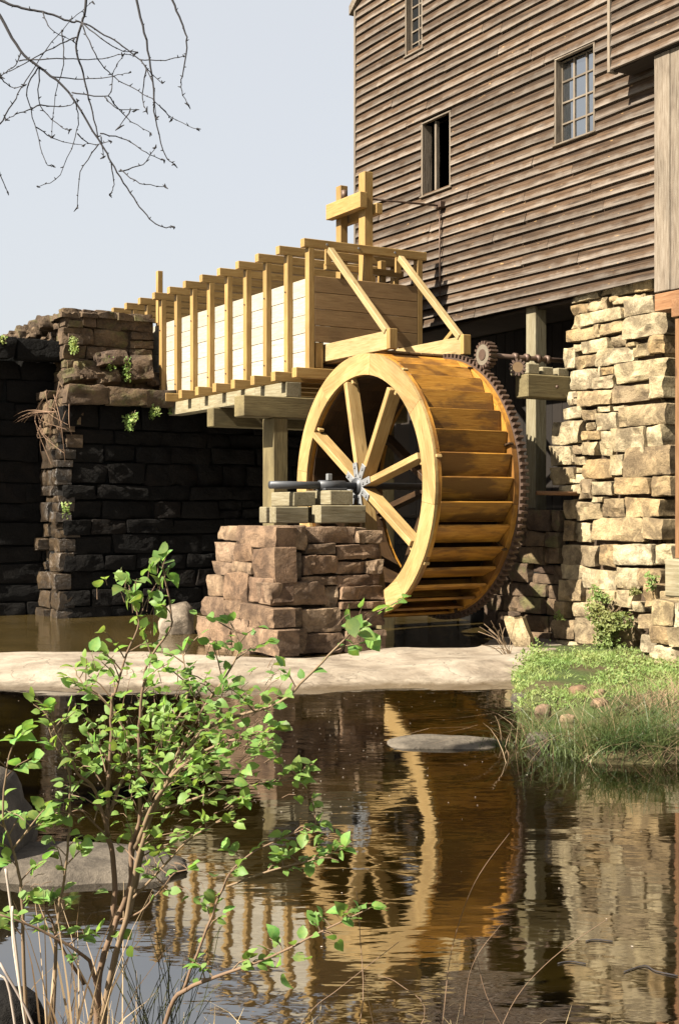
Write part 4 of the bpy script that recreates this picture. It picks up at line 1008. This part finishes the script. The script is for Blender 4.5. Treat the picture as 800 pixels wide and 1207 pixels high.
stem([(150, 1065), (185, 1030), (222, 990), (262, 965), (282, 945)], 4.26, 4.05, .005, .0016, PALESTEM, .35, 1.1, .12)
stem([(140, 1085), (165, 1075), (188, 1052), (205, 1030), (222, 1025)], 4.26, 4.1, .004, .0016, BARK, .4, 1.0, .1)
stem([(126, 985), (110, 970), (95, 955), (78, 960)], 4.26, 4.2, .004, .0016, BARK, .35, 1.0, .1)
for (x, y, d, k, s) in [(150, 690, 4.2, 9, .055), (165, 712, 4.2, 8, .055), (192, 662, 4.15, 7, .05), (135, 675, 4.2, 4, .05), (425, 735, 4.0, 8, .058), (350, 925, 4.0, 5, .05), (395, 1000, 4.05, 6, .045), (400, 1088, 4.0, 5, .05), (330, 1135, 4.05, 6, .05), (105, 1075, 4.3, 4, .05), (45, 1040, 4.1, 6, .05), (240, 1060, 4.2, 6, .045), (262, 760, 4.25, 6, .05), (150, 1105, 4.2, 3, .05)]:
    c = PD(x, y, d)
    for _ in range(k): o = Vector((rnd.gauss(0, .035), rnd.gauss(0, .03), rnd.gauss(0, .03))); add_leaf(c + o, o, s * rnd.uniform(.6, 1.05))
for _ in range(210):     # fill of the dense middle
    x = rnd.gauss(185, 62); y = rnd.gauss(865, 58); 
    if 40 < x < 330 and 755 < y < 1000: add_leaf(PD(x, y, rnd.uniform(3.95, 4.45)), Vector((rnd.gauss(0, 1), rnd.gauss(0, 1), .2)), rnd.uniform(.022, .046))
FV, FF = [], []
for _ in range(120):
    x = rnd.uniform(215, 335); y = 905 - (x - 215) * .62 + rnd.gauss(0, 36); add_leaf(PD(x, y, rnd.uniform(3.9, 4.3)), Vector((rnd.gauss(0, 1), rnd.gauss(0, 1), .2)), rnd.uniform(.022, .044))
hubp = PD(168, 990, 4.25)
for sz, Mx, k in leaves[-450:]:
    p = Mx @ Vector((-.3, 0, .05)); e = p + (hubp - p).normalized() * rnd.uniform(.025, .055) + Vector((rnd.gauss(0, .012), rnd.gauss(0, .012), 0)); tube_data([p, p.lerp(e, .5) + Vector((0, 0, .006)), e], [.0008, .001, .0013], 4, FV, FF)
tag(obj('twigs', mesh('twigs', FV, FF, BARK), bush), kind='stuff')
leaves.sort(key=lambda t: -t[0])
for s, Mx, k in leaves[:300]: obj('leaf', LME[k], bush, Mx)
V, Fc = [], []
for s, Mx, k in leaves[300:]:
    o = len(V); V += [Mx @ Vector(v) for v in LM[k][0]]; Fc += [tuple(i + o for i in f) for f in LM[k][1]]
tag(obj('foliage', mesh('foliage', V, Fc, LEAF, True), bush), kind='stuff')

# dry stalks and straw at the near shore
st_ = thing('dead_stalks', PD(20, 1290, 4.1), 'bleached white dead stalks rising from the near bank', 'stalks')
for k, pts in enumerate([[(48, 1300), (30, 1207), (18, 1110), (12, 1060), (7, 1024)], [(44, 1300), (26, 1180), (16, 1110), (15, 1068)], [(30, 1300), (12, 1170), (0, 1150)], [(60, 1300), (40, 1210), (0, 1135)]]):
    tube('stalk', spline([PD(x, y, 4.05) for x, y in pts], 4), .0042, PALESTRAW, st_, 5)
q = random.Random(4); P = []; D = []
for _ in range(55):
    x = q.gauss(88, 36); d = q.uniform(3.9, 4.6); p = PD(x, 1207, d); P.append((p.x, p.y, gz(p) - .02)); D.append(q.uniform(0, 6.28))
tag(blades('straw', P, [q.uniform(.2, .62) for _ in P], [q.uniform(.004, .011) for _ in P], .22, STRAW, 4, .9, 12), 'tan dry straw standing round the foot of the bush', 'straw', kind='stuff')
P = []
for _ in range(240):
    lt = q.uniform(-1.6, 1.6); d = q.uniform(3.6, 4.8); p = LD(lt, d); P.append((p.x, p.y, gz(p) - .02))
tag(blades('bank_grass', P, [q.uniform(.05, .24) for _ in P], [q.uniform(.003, .008) for _ in P], .5, STRAW, 3, .9, 13), 'sparse dry grass along the near bank below the bush', 'grass', kind='stuff')
ds = thing('dry_weed_stems', PD(500, 1290, 4.2), 'thin curved dry weed stems leaning over the near pond', 'stems')
for pts in [[(510, 1300), (522, 1200), (530, 1130), (545, 1075), (565, 1030), (600, 982)], [(540, 1300), (548, 1180), (560, 1130), (590, 1090)], [(380, 1300), (425, 1200), (424, 1100), (420, 1050)], [(470, 1300), (440, 1207), (430, 1150)], [(560, 1300), (600, 1190), (650, 1130), (720, 1080)], [(430, 1300), (500, 1200), (470, 1160), (445, 1150)], [(300, 1300), (360, 1200), (400, 1165), (470, 1110)], [(650, 1300), (580, 1190), (560, 1120)]]:
    P = spline([PD(x, y, 4.3 + rnd.uniform(-.1, .1)) for x, y in pts], 5); tube('stem', P, [.0022 - .0014 * i / len(P) for i in range(len(P))], BARK, ds, 4)
fb = thing('fine_brush', PD(190, 1290, 4.4), 'wispy dark green brush between the bush stems and the branch', 'brush'); V, Fc = [], []
for i in range(46):
    a = PD(rnd.uniform(150, 215), 1260, 4.45); b = PD(rnd.uniform(125, 262), rnd.uniform(1085, 1190), 4.45 + rnd.uniform(-.15, .15)); tube_data(spline([a, (a + b) / 2 + rgt * rnd.uniform(-.03, .03), b], 3), .0014, 3, V, Fc)
tag(obj('wisps', mesh('wisps', V, Fc, SEDGE), fb), kind='stuff')
for i, pts in enumerate([[(658, 1137), (672, 1135), (692, 1137)], [(735, 1146), (762, 1141), (775, 1147), (800, 1150)], [(688, 1111), (704, 1107), (722, 1109)]]):
    tag(tube('floating_stick', [p + Vector((0, 0, .004)) for p in spline([PZ(x + rnd.uniform(-3, 3), y + rnd.uniform(-2, 2), .0) for x, y in pts], 3)], .0028, BUDBARK, None, 5), ('short bluish stick floating on the pond reflection', 'dark crooked twig floating by the post reflection', 'thin dark twig afloat near the wall reflection')[i], 'stick', 'sticks afloat on the pond')

# ------------------------------------------------------------------ bare tree reaching in from the left bank
S = 1 / 2.667; TD = 7.0
trunk_base = LD(-3.7, 7.6); trunk_base.z = gz(trunk_base) - .1
tree = thing('bare_tree', trunk_base, 'leafless dark branches with buds reaching into the sky from the bank', 'tree')
def tp(x, y, d=TD): return PD(x * S, y * S, d)
top = trunk_base + Vector((0, 0, 4.3)); 
tube('trunk', spline([trunk_base, trunk_base + Vector((.06, -.05, 1.6)), trunk_base + Vector((-.05, .04, 3.0)), top, top + Vector((.1, -.2, 2.5)), top + Vector((.3, -.1, 5))], 5), [.17 - .15 * i / 25 for i in range(26)], BUDBARK, tree, 10)
limb1 = trunk_base + Vector((-.05, .04, 2.9)); limb2 = top; limb3 = top + Vector((.1, -.2, 2.4))
BR = [([limb1, tp(-260, -260), tp(-70, -40), tp(0, 50), tp(65, 160), tp(125, 210), tp(215, 290), tp(310, 440), tp(350, 510), tp(400, 590), tp(450, 665), tp(500, 710), tp(550, 716)], .014, .0026),
      ([limb2, tp(-300, -160), tp(-90, -30), tp(0, 2), tp(70, 25), tp(135, 38), tp(215, 65), tp(258, 70), tp(330, 110), tp(400, 155), tp(440, 185), tp(520, 190), tp(580, 175)], .012, .0024),
      ([limb3, tp(60, -420), tp(240, -160), tp(270, 0), tp(258, 75), tp(240, 150), tp(262, 230), tp(285, 330), tp(310, 430)], .013, .0034),
      ([limb3, tp(260, -480), tp(400, -150), tp(430, 0), tp(460, 130), tp(480, 260), tp(488, 370), tp(520, 490), tp(548, 517)], .013, .002),
      ([tp(400, -150), tp(500, -80), tp(540, 0), tp(575, 80), tp(588, 130), tp(575, 230), tp(568, 275), tp(590, 330)], .0095, .002)]
for a in [[(240, 115), (150, 160), (60, 210), (0, 240), (-60, 300)], [(258, 75), (300, 170), (350, 235), (420, 280), (490, 320), (540, 370), (620, 407)], [(125, 210), (85, 280), (110, 390), (140, 500), (168, 523)], [(215, 290), (240, 330), (243, 410), (190, 550), (118, 588)],
          [(243, 420), (290, 455), (348, 443)], [(225, 292), (340, 300), (355, 235), (385, 175)], [(340, 300), (400, 370), (475, 418)], [(330, 305), (370, 340), (428, 345)], [(310, 455), (255, 540), (243, 650)], [(350, 510), (358, 580), (345, 612)], [(375, 540), (450, 515), (488, 465)],
          [(380, 535), (440, 575), (520, 588)], [(315, 420), (400, 440), (460, 480), (515, 503)], [(160, 240), (260, 248), (355, 240), (410, 226)], [(60, 190), (180, 183), (300, 187), (385, 170), (420, 175)], [(125, 215), (128, 330), (190, 395), (220, 410)], [(128, 330), (60, 355), (20, 375)],
          [(128, 330), (200, 335), (245, 318)], [(0, 390), (50, 310), (90, 240), (150, 150), (230, 60), (290, 5)], [(195, 95), (200, 200), (175, 300), (162, 435)], [(440, 185), (470, 225), (510, 260)], [(440, 185), (480, 260), (490, 370)], [(65, 165), (50, 205), (0, 240)], [(0, 245), (40, 275), (78, 268)],
          [(115, 400), (180, 440), (265, 458)], [(318, 430), (326, 495)], [(258, 70), (330, 130), (390, 160), (435, 165)], [(-10, 520), (25, 605)], [(135, 38), (160, 90), (230, 130)], [(460, 210), (447, 310), (462, 348)], [(410, 345), (375, 402)], [(500, 330), (540, 375)]]:
    BR.append(([tp(x, y, TD + (0 if i == 0 else rnd.uniform(-.12, .12))) for i, (x, y) in enumerate(a)], .0042, .0018))
V2, F2 = [], []
for pts, r0, r1 in BR:
    P = spline(pts, 5); P = [p + Vector((vnoise(p.x * 8, p.y * 8, i), vnoise(p.y * 8, p.z * 8, i + 9), vnoise(p.z * 8, p.x * 7, i))) * .008 for i, p in enumerate(P)]
    n = len(P); tube('branch' if r0 > .009 else 'twig', P, [r0 + (r1 - r0) * (i / (n - 1)) ** .6 for i in range(n)], BUDBARK, tree, 6)
    for i in range(2, n, 2):
        e = P[i] + Vector((rnd.uniform(-1, 1), rnd.uniform(-1, 1), rnd.uniform(-.5, 1))) * .016; tube_data([P[i], e], [.0042, .0015], 4, V2, F2)
    e = P[-1]
    for _ in range(2): tube_data([e, e + Vector((rnd.uniform(-1, 1), rnd.uniform(-1, 1), rnd.uniform(-1, 1))) * .022], [.006, .002], 4, V2, F2)
tag(obj('buds', mesh('buds', V2, F2, BUDBARK), tree), kind='stuff')

# pollen and litter drifting on the pond
g = np.random.default_rng(9); P = []
for _ in range(360):
    la_, d_ = g.normal(-1.3, 1.4), g.uniform(8.5, 14); P.append(LD(la_, d_, .004))
for _ in range(60): P.append(LD(g.uniform(-2, 3), g.uniform(5, 12), .004))
V, Fc = [], []
for p in P:
    r = g.uniform(.002, .007); a = g.uniform(0, 6.28); o = len(V)
    for k in range(5): V.append(p + Vector((math.cos(a + k * 1.257), math.sin(a + k * 1.257), 0)) * r * g.uniform(.6, 1.2))
    Fc.append(tuple(range(o, o + 5)))
tag(obj('floating_specks', mesh('floating_specks', V, Fc, PALESTRAW)), 'pale pollen specks and litter drifting on the dark pond', 'specks', kind='stuff')
